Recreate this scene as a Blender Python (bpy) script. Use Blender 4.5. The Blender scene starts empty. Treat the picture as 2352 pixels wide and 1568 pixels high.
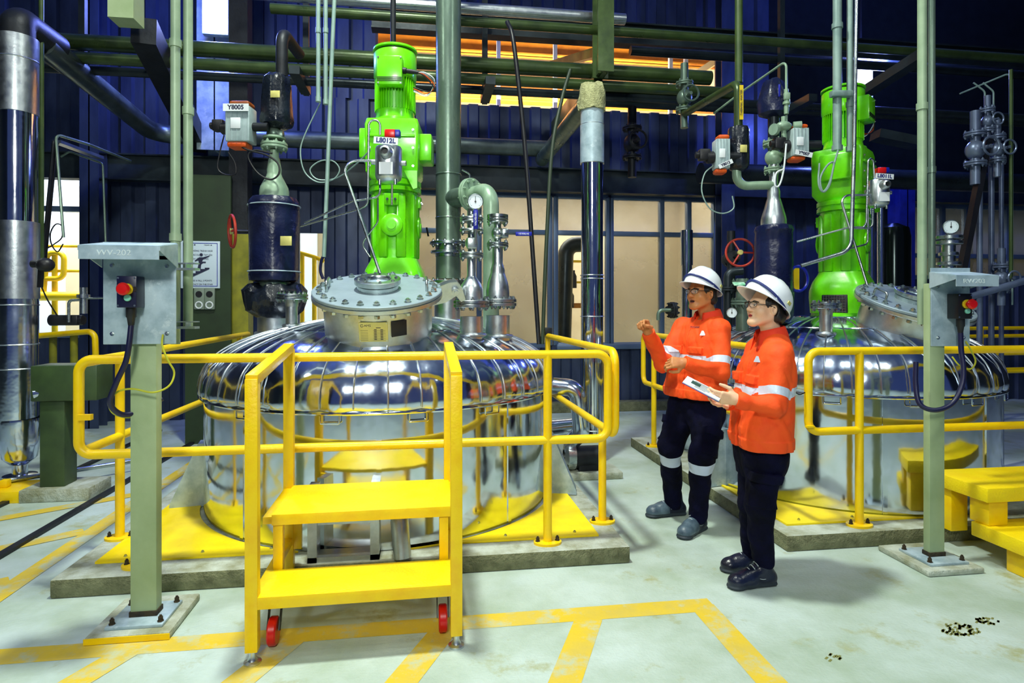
import bpy, bmesh, math, random
import numpy as np
from mathutils import Vector as V, Matrix as MX, noise as mnoise
random.seed(7)
PI = math.pi
def rad(a): return a * PI / 180
SC = bpy.context.scene
COL = SC.collection
# ---------------------------------------------------------------- camera
F, HZ, CH, TH = 1400.0, 705.0, 1.52, rad(8.2)
ct, st = math.cos(TH), math.sin(TH)
cam = bpy.data.cameras.new('camera'); camo = bpy.data.objects.new('camera', cam); COL.objects.link(camo)
cam.sensor_width = 36; cam.lens = 36 * F / 2352; cam.shift_y = -(784 - HZ) / 2352
cam.clip_start = 0.05; cam.clip_end = 100
camo.location = (0, 0, CH); camo.rotation_euler = (PI / 2, 0, -TH)
SC.camera = camo
# ---------------------------------------------------------------- world, lights, exposure
SC.view_settings.view_transform = 'Standard'; SC.view_settings.look = 'None'
SC.view_settings.exposure = 0.0; SC.view_settings.gamma = 1.0; SC.view_settings.use_curve_mapping = False
wd = bpy.data.worlds.new('world'); SC.world = wd; wd.use_nodes = True
wb = wd.node_tree.nodes['Background']; wb.inputs[0].default_value = (0.10, 0.16, 0.45, 1); wb.inputs[1].default_value = 0.30
def area(name, loc, tgt, w, h, power, col, spread=180):
    l = bpy.data.lights.new(name, 'AREA'); l.shape = 'RECTANGLE'; l.size = w; l.size_y = h
    l.energy = power; l.color = col; l.spread = rad(spread)
    o = bpy.data.objects.new(name, l); COL.objects.link(o); o.location = loc
    d = V(tgt) - V(loc); o.rotation_euler = d.to_track_quat('-Z', 'Y').to_euler()
    return o
KEY = (0.93, 1.0, 0.88)
area('high_bay_over_tank', (-0.35, 3.1, 7.3), (0.1, 3.0, 0), 0.45, 0.45, 350, KEY, 150)
area('high_bay_left', (-4.3, 1.6, 6.4), (-1.6, 3.2, 0.6), 0.5, 0.5, 30, KEY, 120)
area('high_bay_right', (3.4, 0.6, 6.4), (2.8, 3.6, 0.6), 0.6, 0.6, 34, KEY, 120)
area('front_fill', (-0.8, -2.6, 4.4), (0.0, 4.2, 1.5), 1.0, 1.0, 92, (0.95, 1.0, 0.92), 110)  # added fill behind the camera, brightens the faces turned towards it
# light of the rooms beyond the back wall
area('office_light', (2.5, 10.6, 3.9), (2.5, 10.6, 0), 5.0, 1.6, 150, (1.0, 0.95, 0.82))
area('daylight_beyond', (-5.6, 10.2, 5.5), (-5.6, 12.0, 1.5), 3.0, 2.0, 700, (0.85, 0.93, 1.0))
area('mezzanine_light', (2.0, 9.6, 4.75), (2.0, 11.6, 5.8), 5.0, 0.3, 260, (1.0, 0.86, 0.62))
area('store_light', (8.6, 10.6, 3.3), (8.6, 10.6, 0), 3.0, 1.0, 60, (0.95, 1.0, 0.9))
# ---------------------------------------------------------------- pixel -> place
def W(px, py, d):
    cx = (px - 1176) * d / F
    return V((cx * ct + d * st, -cx * st + d * ct, CH - (py - HZ) * d / F))
def Fz(px, py, z=0.0): return W(px, py, F * (CH - z) / (py - HZ))
def Yp(px, py, y):
    r = (px - 1176) / F; return W(px, py, y / (ct - r * st))
# ---------------------------------------------------------------- materials
def C(r, g, b):
    f = lambda c: (c / 12.92 if c <= 0.04045 else ((c + 0.055) / 1.055) ** 2.4)
    return (f(r / 255), f(g / 255), f(b / 255), 1)
MATS = {}
def mat(name, col, rough=0.5, metal=0.0, col2=None, scale=8.0, amt=0.5, bump=0.0, bscale=40.0, rvar=0.0, trans=0.0, emit=None, es=0.0,
        stretch=None, coat=0.0, col3=None, s3=2.0, a3=0.55):
    if name in MATS: return MATS[name]
    m = bpy.data.materials.new(name); m.use_nodes = True
    nt = m.node_tree; N = nt.nodes; L = nt.links; b = N['Principled BSDF']
    b.inputs['Base Color'].default_value = col; b.inputs['Roughness'].default_value = rough; b.inputs['Metallic'].default_value = metal
    if trans: b.inputs['Transmission Weight'].default_value = trans
    if coat: b.inputs['Coat Weight'].default_value = coat; b.inputs['Coat Roughness'].default_value = 0.15
    if emit: b.inputs['Emission Color'].default_value = emit; b.inputs['Emission Strength'].default_value = es
    geo = None
    def coords(s=None):
        g = N.new('ShaderNodeNewGeometry')
        if s is None: return g.outputs['Position']
        mp = N.new('ShaderNodeMapping'); mp.inputs['Scale'].default_value = s; L.new(g.outputs['Position'], mp.inputs[0]); return mp.outputs[0]
    def nz(sc, det=5, ro=0.6, s=None):
        n = N.new('ShaderNodeTexNoise'); n.inputs['Scale'].default_value = sc; n.inputs['Detail'].default_value = det; n.inputs['Roughness'].default_value = ro
        L.new(coords(s), n.inputs['Vector']); return n.outputs['Fac']
    def ramp(x, a, c):
        r = N.new('ShaderNodeMapRange'); r.inputs[1].default_value = a; r.inputs[2].default_value = c; r.clamp = True
        L.new(x, r.inputs[0]); return r.outputs[0]
    out = None
    if col2 is not None:
        x = ramp(nz(scale, s=stretch), amt - 0.12, amt + 0.18)
        mi = N.new('ShaderNodeMix'); mi.data_type = 'RGBA'; mi.inputs[6].default_value = col; mi.inputs[7].default_value = col2
        L.new(x, mi.inputs[0]); out = mi.outputs[2]
        if col3 is not None:
            x3 = ramp(nz(s3, det=8, ro=0.7), a3, a3 + 0.12)
            m3 = N.new('ShaderNodeMix'); m3.data_type = 'RGBA'; m3.inputs[7].default_value = col3
            L.new(x3, m3.inputs[0]); L.new(out, m3.inputs[6]); out = m3.outputs[2]
        L.new(out, b.inputs['Base Color'])
    if rvar:
        r = N.new('ShaderNodeMapRange'); r.inputs[1].default_value = 0.3; r.inputs[2].default_value = 0.7
        r.inputs[3].default_value = max(0.02, rough - rvar); r.inputs[4].default_value = rough + rvar
        L.new(nz(scale * 0.7 + 1, s=stretch), r.inputs[0]); L.new(r.outputs[0], b.inputs['Roughness'])
    if bump:
        bp = N.new('ShaderNodeBump'); bp.inputs['Strength'].default_value = bump; bp.inputs['Distance'].default_value = 0.02
        L.new(nz(bscale, det=3), bp.inputs['Height']); L.new(bp.outputs[0], b.inputs['Normal'])
    MATS[name] = m; return m
concrete = mat('concrete', C(192, 208, 202), 0.5, 0, C(160, 178, 158), 1.9, 0.5, 0.2, 60, 0.12, col3=C(158, 160, 104), s3=2.2, a3=0.58)
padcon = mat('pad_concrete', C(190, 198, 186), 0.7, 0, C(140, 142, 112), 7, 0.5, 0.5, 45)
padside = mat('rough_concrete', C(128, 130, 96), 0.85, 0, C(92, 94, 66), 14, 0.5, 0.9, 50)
yellow = mat('yellow_paint', C(250, 210, 0), 0.38, 0, C(244, 192, 0), 9, 0.55, 0.08, 60, 0.08)
yplate = mat('yellow_plate_paint', C(252, 224, 0), 0.5, 0, C(240, 206, 2), 5, 0.55, 0.1, 60, 0.1)
ystep = mat('worn_yellow_paint', C(252, 222, 0), 0.45, 0, C(248, 210, 0), 7, 0.5, 0.25, 90, 0.1, col3=C(170, 168, 120), s3=6, a3=0.68)
fyellow = mat('floor_yellow_paint', C(222, 190, 40), 0.6, 0, C(206, 182, 78), 5, 0.5, 0.1, 60, 0.1, col3=C(184, 192, 160), s3=4, a3=0.5)
chrome = mat('polished_cladding', C(222, 228, 236), 0.10, 1, C(206, 214, 226), 3, 0.5, 0.10, 3.2, 0.05)
chromew = mat('wavy_cladding', C(214, 224, 240), 0.17, 1, C(196, 210, 232), 3, 0.5, 0.22, 5, 0.07)
steel = mat('stainless_steel', C(198, 206, 204), 0.28, 1, C(176, 186, 182), 10, 0.5, 0.05, 30, 0.08)
steelb = mat('brushed_steel', C(214, 220, 222), 0.34, 1, C(196, 204, 206), 20, 0.5, 0.04, 60, 0.06)
lidmat = mat('blasted_steel_lid', C(158, 176, 186), 0.5, 0.4, C(146, 164, 174), 6, 0.5, 0.05, 80)
pipeg = mat('grey_green_pipe', C(118, 138, 122), 0.34, 0.55, C(88, 108, 98), 7, 0.5, 0.06, 20, 0.1, stretch=(1, 1, 0.25))
palepipe = mat('pale_green_pipe', C(150, 176, 150), 0.42, 0.15, C(120, 148, 124), 9, 0.5, 0.05, 30, 0.08, stretch=(1, 1, 0.3))
colgreen = mat('pale_green_column', C(168, 186, 142), 0.5, 0, C(148, 168, 122), 3, 0.5, 0.04, 30, 0.06, col3=C(120, 130, 80), s3=4, a3=0.66)
galv = mat('galvanised_sheet', C(184, 204, 214), 0.45, 0.2, C(140, 164, 176), 9, 0.52, 0.03, 30, 0.1, col3=C(206, 220, 226), s3=16, a3=0.58)
green = mat('green_enamel', C(112, 226, 6), 0.3, 0, C(96, 205, 4), 6, 0.55, 0.04, 20, 0.06, coat=0.4)
blackm = mat('black_rubber', C(14, 14, 18), 0.45, 0, C(24, 24, 30), 9, 0.5, 0.05, 40)
darkm = mat('dark_iron', C(34, 38, 44), 0.5, 0.4, C(22, 24, 30), 8, 0.5, 0.08, 40)
rust = mat('rust', C(60, 48, 26), 0.85, 0, C(30, 26, 20), 40, 0.5, 0.4, 60)
navyj = mat('navy_jacket_cloth', C(20, 28, 66), 0.32, 0, C(10, 14, 40), 5, 0.5, 0.5, 9, 0.1)
blackj = mat('black_jacket_cloth', C(14, 18, 26), 0.28, 0, C(24, 32, 44), 6, 0.5, 0.5, 12, 0.1)
white = mat('white_label', C(226, 232, 236), 0.5)
inkblue = mat('blue_ink', C(24, 34, 110), 0.6)
inkdark = mat('dark_ink', C(30, 34, 66), 0.6)
chalk = mat('white_chalk', C(214, 226, 228), 0.9)
red = mat('red_plastic', C(226, 20, 16), 0.3, 0, C(200, 12, 10), 8, 0.5)
orangep = mat('orange_plastic', C(226, 92, 18), 0.4, 0, C(200, 72, 14), 8, 0.5)
orangedk = mat('brown_orange_plastic', C(158, 78, 24), 0.45, 0, C(120, 56, 20), 8, 0.5)
boxgrey = mat('grey_actuator_case', C(176, 194, 196), 0.4, 0.1, C(152, 172, 174), 12, 0.5, 0.03, 30)
bluep = mat('blue_plastic', C(22, 34, 170), 0.35, 0, C(16, 26, 140), 8, 0.5)
navybox = mat('navy_switch_box', C(22, 22, 64), 0.35, 0, C(16, 16, 46), 8, 0.5)
blackbox = mat('black_switch_box', C(16, 18, 22), 0.4)
mint = mat('mint_button', C(130, 214, 186), 0.4)
yellowp = mat('yellow_plastic', C(222, 190, 20), 0.4)
redwheel = mat('red_handwheel_paint', C(196, 62, 40), 0.4, 0, C(158, 40, 30), 9, 0.5)
brasst = mat('nameplate_metal', C(214, 204, 120), 0.4, 0.25, C(196, 190, 110), 10, 0.5)
gauge = mat('gauge_dial', C(214, 228, 236), 0.35)
glassm = mat('sight_glass', C(190, 215, 235), 0.06, 0.3, coat=0.6)
hemp = mat('plaster_wrap', C(190, 190, 140), 0.9, 0, C(150, 150, 104), 25, 0.5, 0.9, 60)
con = mat('pale_conduit', C(150, 176, 168), 0.42, 0.15, C(122, 148, 144), 6, 0.5)
ycon = mat('pale_green_conduit', C(160, 182, 150), 0.45, 0.1, C(136, 160, 130), 5, 0.5, col3=C(150, 96, 44), s3=7, a3=0.72)
# ---------------------------------------------------------------- objects
OFF = {}
def link(o): COL.objects.link(o); return o
def thing(name, label, cat, loc=(0, 0, 0), group=None, kind=None):
    o = link(bpy.data.objects.new(name, None)); o.location = loc; o.empty_display_size = 0.1
    OFF[o] = V(loc)
    if label: o['label'] = label
    if cat: o['category'] = cat
    if group: o['group'] = group
    if kind: o['kind'] = kind
    return o
def tag(o, label=None, cat=None, group=None, kind=None):
    if label: o['label'] = label
    if cat: o['category'] = cat
    if group: o['group'] = group
    if kind: o['kind'] = kind
    return o
def finish(me, sm=40):
    me.polygons.foreach_set('use_smooth', [True] * len(me.polygons))
    me.set_sharp_from_angle(angle=rad(sm))
def put(name, me, parent=None):
    o = link(bpy.data.objects.new(name, me))
    if parent is not None:
        o.parent = parent; OFF[o] = OFF[parent]
    else: OFF[o] = V((0, 0, 0))
    return o
def frame(o, z, x=None):
    z = V(z).normalized()
    if x is None: x = V((1, 0, 0)) if abs(z.x) < 0.8 else V((0, 0, 1))
    x = V(x); x = (x - z * x.dot(z)).normalized(); y = z.cross(x)
    m = MX((x, y, z)).transposed().to_4x4(); m.translation = V(o); return m
def rotz(a): return MX.Rotation(a, 4, 'Z')
def fillet(pts, r, n=6):
    pts = [V(p) for p in pts]; out = [pts[0]]
    for i in range(1, len(pts) - 1):
        a, b, c = pts[i - 1], pts[i], pts[i + 1]
        u = (a - b); w = (c - b); lu, lw = u.length, w.length
        if lu < 1e-6 or lw < 1e-6: continue
        u /= lu; w /= lw
        ang = u.angle(w)
        if ang > PI - 0.05: out.append(b); continue
        t = min(r / math.tan(ang / 2), lu * 0.49, lw * 0.49); rr = t * math.tan(ang / 2)
        bis = (u + w).normalized(); cen = b + bis * (rr / math.sin(ang / 2))
        p0 = b + u * t; p1 = b + w * t
        v0 = p0 - cen; v1 = p1 - cen; tot = v0.angle(v1); ax = v0.cross(v1).normalized()
        for k in range(n + 1): out.append(cen + MX.Rotation(tot * k / n, 3, ax) @ v0)
    out.append(pts[-1]); return out
def spline(pts, n=8):
    pts = [V(p) for p in pts]; P = [pts[0] * 2 - pts[1]] + pts + [pts[-1] * 2 - pts[-2]]; out = []
    for i in range(1, len(P) - 2):
        a, b, c, d = P[i - 1], P[i], P[i + 1], P[i + 2]
        for k in range(n):
            t = k / n
            out.append(0.5 * ((2 * b) + (c - a) * t + (2 * a - 5 * b + 4 * c - d) * t * t + (3 * b - a - 3 * c + d) * t ** 3))
    out.append(pts[-1]); return out
class MB:
    def __init__(s): s.bm = bmesh.new(); s.mats = []
    def box(s, c, size, rot=None, bev=0.0, seg=2):
        m = MX.Translation(V(c))
        if rot is not None: m = m @ (rot.to_4x4() if len(rot) == 3 else rot)
        r = bmesh.ops.create_cube(s.bm, size=1, matrix=m @ MX.Diagonal((*size, 1)))
        if bev:
            es = set(e for v in r['verts'] for e in v.link_edges)
            bmesh.ops.bevel(s.bm, geom=list(es), offset=bev, segments=seg, affect='EDGES', profile=0.5)
        return s
    def bb(s, x0, x1, y0, y1, z0, z1, bev=0.0): return s.box(((x0 + x1) / 2, (y0 + y1) / 2, (z0 + z1) / 2), (abs(x1 - x0), abs(y1 - y0), abs(z1 - z0)), None, bev)
    def bar(s, p0, p1, w, h, up=(0, 0, 1), bev=0.0):
        p0, p1 = V(p0), V(p1); z = (p1 - p0); m = frame((p0 + p1) / 2, z, up)
        return s.box((0, 0, 0), (h, w, z.length), m, bev)
    def tube(s, pts, r, n=14, caps=True):
        pts = [V(p) for p in pts]; k = len(pts); rs = r if isinstance(r, (list, tuple)) else [r] * k
        T = [((pts[min(i + 1, k - 1)] - pts[max(i - 1, 0)]).normalized()) for i in range(k)]
        u = T[0].orthogonal().normalized(); rings = []
        for i in range(k):
            if i:
                q = T[i - 1].rotation_difference(T[i]); u = q @ u
                u = (u - T[i] * u.dot(T[i])).normalized()
            w = T[i].cross(u)
            rings.append([s.bm.verts.new(pts[i] + (u * math.cos(2 * PI * j / n) + w * math.sin(2 * PI * j / n)) * rs[i]) for j in range(n)])
        for a, b in zip(rings, rings[1:]):
            for j in range(n): s.bm.faces.new((a[j], a[(j + 1) % n], b[(j + 1) % n], b[j]))
        if caps:
            s.bm.faces.new(rings[0][::-1]); s.bm.faces.new(rings[-1])
        return s
    def cyl(s, p0, p1, r, r2=None, n=20): return s.tube([p0, p1], [r, r if r2 is None else r2], n)
    def lathe(s, prof, m=None, n=32, a0=0.0, a1=2 * PI):
        m = m or MX.Identity(4); full = abs(a1 - a0 - 2 * PI) < 1e-6; rings = []
        k = n if full else n + 1
        for (r, z) in prof:
            if r < 1e-6: rings.append([s.bm.verts.new(m @ V((0, 0, z)))])
            else: rings.append([s.bm.verts.new(m @ V((r * math.cos(a0 + (a1 - a0) * j / n), r * math.sin(a0 + (a1 - a0) * j / n), z))) for j in range(k)])
        for a, b in zip(rings, rings[1:]):
            for j in range(n):
                j2 = (j + 1) % k
                try:
                    if len(a) == 1 and len(b) == 1: continue
                    if len(a) == 1: s.bm.faces.new((a[0], b[j2], b[j]))
                    elif len(b) == 1: s.bm.faces.new((a[j], a[j2], b[0]))
                    else: s.bm.faces.new((a[j], a[j2], b[j2], b[j]))
                except ValueError: pass
        return s
    def disc(s, p, d, r, t, n=28, bev=0.0):
        b = min(bev, t * 0.45, r * 0.45)
        pr = [(0, 0), (r - b, 0), (r, b), (r, t - b), (r - b, t), (0, t)] if b else [(0, 0), (r, 0), (r, t), (0, t)]
        return s.lathe(pr, frame(p, d), n)
    def ball(s, c, r, sc=(1, 1, 1), n=16, rot=None):
        m = MX.Translation(V(c))
        if rot is not None: m = m @ rot.to_4x4()
        bmesh.ops.create_uvsphere(s.bm, u_segments=n, v_segments=max(8, n // 2), radius=r, matrix=m @ MX.Diagonal((*sc, 1))); return s
    def prism(s, poly, m, t):
        a = [s.bm.verts.new(m @ V((x, y, 0))) for x, y in poly]; b = [s.bm.verts.new(m @ V((x, y, t))) for x, y in poly]
        s.bm.faces.new(a[::-1]); s.bm.faces.new(b); k = len(poly)
        for i in range(k): s.bm.faces.new((a[i], a[(i + 1) % k], b[(i + 1) % k], b[i]))
        return s
    def torus(s, c, d, R, r, n=32, k=8, a0=0, a1=2 * PI):
        m = frame(c, d); pts = [m @ V((R * math.cos(a0 + (a1 - a0) * i / n), R * math.sin(a0 + (a1 - a0) * i / n), 0)) for i in range(n + 1)]
        full = abs(a1 - a0 - 2 * PI) < 1e-6
        if not full: return s.tube(pts, r, k)
        rings = []
        for i in range(n):
            a = 2 * PI * i / n; rings.append([s.bm.verts.new(m @ V(((R + r * math.cos(2 * PI * j / k)) * math.cos(a), (R + r * math.cos(2 * PI * j / k)) * math.sin(a), r * math.sin(2 * PI * j / k)))) for j in range(k)])
        for i in range(n):
            A, B = rings[i], rings[(i + 1) % n]
            for j in range(k): s.bm.faces.new((A[j], B[j], B[(j + 1) % k], A[(j + 1) % k]))
        return s
    def mesh(s, name, m, off=None, sm=40):
        if off is not None: bmesh.ops.translate(s.bm, verts=s.bm.verts, vec=-off)
        bmesh.ops.recalc_face_normals(s.bm, faces=s.bm.faces)
        me = bpy.data.meshes.new(name); s.bm.to_mesh(me); s.bm.free()
        for k in (m if isinstance(m, (list, tuple)) else [m]): me.materials.append(k)
        finish(me, sm); return me
    def build(s, name, m, parent=None, sm=40):
        me = s.mesh(name, m, OFF[parent] if parent is not None else None, sm)
        return put(name, me, parent)
def single(name, mb, m, label, cat, group=None, kind=None, sm=40):
    """a thing that is one mesh: its origin goes to the middle of its base"""
    xs = [v.co for v in mb.bm.verts]
    o0 = V((sum(p.x for p in xs) / len(xs), sum(p.y for p in xs) / len(xs), min(p.z for p in xs)))
    me = mb.mesh(name, m, o0, sm); o = put(name, me); o.location = o0; OFF[o] = o0
    return tag(o, label, cat, group, kind)
def inst(name, me, m, parent):
    o = link(bpy.data.objects.new(name, me)); o.parent = parent; OFF[o] = OFF[parent]
    mm = m.copy(); mm.translation = mm.translation - OFF[parent]; o.matrix_local = mm; return o
def text(name, s, m, size, mt, parent, align='CENTER', ext=0.0006, sx=1.0, offs=0.0):
    c = bpy.data.curves.new(name, 'FONT'); c.body = s; c.size = size; c.align_x = align; c.align_y = 'CENTER'; c.extrude = ext; c.offset = offs
    q = bpy.data.objects.new(name, c); COL.objects.link(q)
    me = bpy.data.meshes.new_from_object(q.evaluated_get(bpy.context.evaluated_depsgraph_get())); me.name = name
    COL.objects.unlink(q); bpy.data.objects.remove(q); bpy.data.curves.remove(c)
    me.materials.clear(); me.materials.append(mt)
    o = put(name, me, parent); mm = m @ MX.Diagonal((sx, 1, 1, 1)); mm.translation = mm.translation - OFF[parent]; o.matrix_local = mm; return o
def bolt_mesh(name, r, h, shank, m):
    b = MB(); b.lathe([(0, 0), (r * 1.35, 0), (r * 1.35, h * .2), (r, h * .2), (r, h), (r * .55, h * 1.0), (r * .55, h * 1.35), (0, h * 1.35)], None, 6)
    if shank: b.cyl((0, 0, 0), (0, 0, -shank), r * 0.5, None, 8).lathe([(0, -shank), (r, -shank), (r, -shank + h * .9), (0, -shank + h * .9)], None, 6)
    return b.mesh(name, m, None, 30)
BOLT_L = bolt_mesh('cover_bolt', 0.018, 0.019, 0.085, steel)
BOLT_S = bolt_mesh('flange_bolt', 0.010, 0.010, 0.06, steel)
BOLT_A = bolt_mesh('anchor_bolt', 0.011, 0.022, 0.0, rust)
BOLT_G = bolt_mesh('small_bolt', 0.008, 0.008, 0.0, steel)
def ring_bolts(parent, me, m, R, n, a0=0.0, name='bolt', only=None):
    for i in range(n):
        a = a0 + 2 * PI * i / n
        if only and not only(i): continue
        inst(name, me, m @ MX.Translation((R * math.cos(a), R * math.sin(a), 0)) @ rotz(a + i), parent)
# ================================================================ the building
YW = 8.8
def X8(px): return Yp(px, HZ, YW).x
def Z8(px, py): return Yp(px, py, YW).z
wallm = mat('painted_corrugated_sheet', C(66, 78, 108), 0.42, 0.3, C(46, 56, 80), 4, 0.5, 0.05, 20, 0.1, stretch=(1, 1, 0.3))
walld = mat('dark_sheet', C(34, 42, 44), 0.5, 0.2, C(24, 32, 32), 5, 0.5)
roofm = mat('bounce_blue_roof', C(150, 172, 236), 0.6)  # blue ceiling light for dome reflections and bounce is put into this colour
beamm = mat('grey_steel_beam', C(44, 56, 62), 0.45, 0.3, C(30, 40, 44), 4, 0.5, 0.05, 25, 0.1)
rackm = mat('green_rack_steel', C(70, 92, 42), 0.45, 0.1, C(46, 66, 30), 5, 0.5, 0.05, 25, 0.1)
framem = mat('blue_grey_window_frame', C(96, 116, 142), 0.4, 0.3)
tan = mat('tan_office_wall', C(238, 226, 196), 0.8, 0, C(226, 210, 176), 2, 0.5)
cream = mat('cream_panel', C(236, 220, 180), 0.7)
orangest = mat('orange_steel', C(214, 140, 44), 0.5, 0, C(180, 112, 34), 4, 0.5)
whitew = mat('white_wall', C(232, 240, 246), 0.7)
fl = single('floor', MB().bb(-8, 12, -5, 13, -0.12, 0), concrete, 'bright concrete floor of the plant hall', 'floor', kind='structure')
# painted walkway stripes belong to the floor
SZ = [0.0008]
def stripe(p, q, w):
    p, q = V(p), V(q); d = (q - p).normalized(); n = V((-d.y, d.x, 0)) * w / 2
    b = MB(); vs = [b.bm.verts.new(v) for v in (p - n, q - n, q + n, p + n)]
    b.bm.faces.new(vs); bmesh.ops.translate(b.bm, verts=b.bm.verts, vec=(0, 0, SZ[0])); SZ[0] += 0.0002
    return b.build('painted_stripe', fyellow, fl)
stripe((-4.6, 2.94, 0), (1.46, 2.94, 0), 0.13)
stripe((1.40, 2.94, 0), (1.36, -0.5, 0), 0.13)
for i in range(8):
    x = 0.80 - i * 0.70
    stripe((x, 2.90, 0), (x - 0.62, 2.90 - 1.28, 0), 0.13)
stripe((-2.22, 3.0, 0), (-2.22, 8.0, 0), 0.12)
stripe((-3.3, 3.0, 0), (-2.28, 3.75, 0), 0.13); stripe((-4.1, 3.2, 0), (-2.28, 4.5, 0), 0.13); stripe((-3.9, 4.25, 0), (-2.28, 5.35, 0), 0.12)
prm = mat('olive_mud', C(120, 122, 64), 0.8)
def prints(px, py, w, h, n):
    c = Fz(px, py); b = MB(); rs = random.Random(px)
    for i in range(n):
        x = c.x + (rs.random() - .5) * w; y = c.y + (rs.random() - .5) * h
        if ((x - c.x) / w * 2) ** 2 + ((y - c.y) / h * 2) ** 2 > 1: continue
        a = .5 + rs.random() * .3; u = V((math.cos(a), math.sin(a), 0)) * .012; v = V((-u.y, u.x, 0)) * .4; q = V((x, y, .0007))
        b.bm.faces.new([b.bm.verts.new(q + s * u + t_ * v) for s, t_ in ((-1, -1), (1, -1), (1, 1), (-1, 1))])
    b.build('boot_print', prm, fl)
prints(2205, 1445, .20, .11, 90); prints(2265, 1425, .12, .07, 40); prints(1910, 1510, .08, .05, 14)
def corr(b, x0, x1, z0, z1, y=YW, pitch=0.30, dep=0.045):
    k = max(1, int((x1 - x0) / pitch)); p = (x1 - x0) / k; prof = []
    for i in range(k):
        a = x0 + i * p; prof += [(a, 0), (a + p * .42, 0), (a + p * .5, -dep), (a + p * .92, -dep)]
    prof.append((x1, 0))
    lo = [b.bm.verts.new((x, y + d, z0)) for x, d in prof]; hi = [b.bm.verts.new((x, y + d, z1)) for x, d in prof]
    for i in range(len(prof) - 1): b.bm.faces.new((lo[i], lo[i + 1], hi[i + 1], hi[i]))
    b.bb(x0, x1, y + 0.004, y + 0.05, z0, z1)
wb_ = MB()
xa0, xa1 = X8(80), X8(196); xc0, xc1 = X8(688), X8(745); xb0, xb1 = X8(955), X8(1645); xd0 = X8(868)
corr(wb_, -7.5, xa0, 0, 7.5); corr(wb_, xa0, xa1, 0, 1.15); corr(wb_, xa0, xa1, 3.38, 7.5)
corr(wb_, xa1, xc0, 0, 7.5); corr(wb_, xc0, xc1, 2.55, 7.5); corr(wb_, xc0, xc1, 0, 0.9); corr(wb_, xc1, xb0, 0, 4.44); corr(wb_, xc1, xd0, 4.44, 7.5)
corr(wb_, xd0, xb1, 5.75, 7.5); corr(wb_, xb0, xb1, 3.15, 4.44); corr(wb_, xb0, xb1, 0, 0.96); corr(wb_, xb1, 7.7, 0, 3.55); corr(wb_, xb1, 5.3, 3.55, 7.5)
corr(wb_, 7.7, 12, 0, 2.0); corr(wb_, 7.7, 12, 3.15, 3.55)
tag(wb_.build('wall_back', wallm, None, 30), 'dark blue corrugated sheet wall behind the tanks', 'wall', kind='structure')
tag(MB().bb(-8.05, -8, -5, 13, 0, 7.5).build('wall_left', walld), 'dark wall closing the hall on the left', 'wall', kind='structure')
tag(MB().bb(12, 12.05, -5, 13, 0, 7.5).build('wall_right', walld), 'dark wall closing the hall on the right', 'wall', kind='structure')
tag(MB().bb(-8, 12, -5, 13, 7.5, 7.55).build('ceiling', roofm), 'pale sheet roof high above the tanks', 'ceiling', kind='structure')
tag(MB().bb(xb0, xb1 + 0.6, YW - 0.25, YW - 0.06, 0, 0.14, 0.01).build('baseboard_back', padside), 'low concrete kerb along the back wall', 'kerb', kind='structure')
# rooms beyond
tag(MB().bb(5.3, 11.95, 9.6, 9.66, 3.5, 7.45).bb(5.3, 11.95, YW + .06, 9.6, 3.44, 3.5).build('dark_bay_backdrop', walld), 'added dark sheet standing in for the unlit space at the upper right of the hall', 'wall', kind='structure')  # dark sheet put where only unlit open space lies
bw = MB().bb(-7.9, 11.9, 12.0, 12.06, 0, 7.4); tag(bw.build('wall_beyond', tan), 'tan wall of the rooms beyond the windows', 'wall', kind='structure')
tag(MB().bb(-7.9, -2.0, 11.9, 11.98, 0, 7.4).build('daylight_backdrop', whitew), 'white backdrop standing in for the daylight beyond the left opening', 'wall', kind='structure')  # added white backdrop, stands in for bright daylight outside
for i, x in enumerate((-1.0, 5.2)):
    tag(MB().bb(x, x + 0.06, YW + 0.06, 12, 0, 7.4).build('partition', tan), 'tan partition added to stop light leaking between the rooms beyond the wall', 'wall', kind='structure')  # added to keep the light of one room out of the next
tag(MB().bb(-0.9, 5.2, YW + 0.06, 12, 4.3, 4.42).build('mezzanine_floor', cream), 'mezzanine slab above the office windows', 'floor', kind='structure')
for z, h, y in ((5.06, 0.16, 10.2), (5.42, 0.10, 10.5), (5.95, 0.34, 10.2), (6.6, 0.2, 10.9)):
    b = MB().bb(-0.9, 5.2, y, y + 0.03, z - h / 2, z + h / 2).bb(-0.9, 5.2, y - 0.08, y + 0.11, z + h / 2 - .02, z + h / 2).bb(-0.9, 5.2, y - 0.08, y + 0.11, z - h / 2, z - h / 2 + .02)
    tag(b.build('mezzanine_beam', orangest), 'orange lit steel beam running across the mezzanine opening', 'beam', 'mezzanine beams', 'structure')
for px in (1145, 1275, 1540, 1575):
    p = Yp(px, 100, 9.6); tag(MB().bb(p.x - .03, p.x + .03, 9.57, 9.63, 4.42, 7.2).build('mezzanine_post', whitew), 'pale post standing in the mezzanine opening', 'post', 'mezzanine posts', 'structure')
b = MB(); p = Yp(1600, 120, 9.9); b.bar(Yp(1570, 190, 9.9), Yp(1690, 110, 9.9), 0.28, 0.1)
tag(b.build('stair_stringer', cream), 'cream stair side rising through the mezzanine opening', 'stair', kind='structure')
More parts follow.
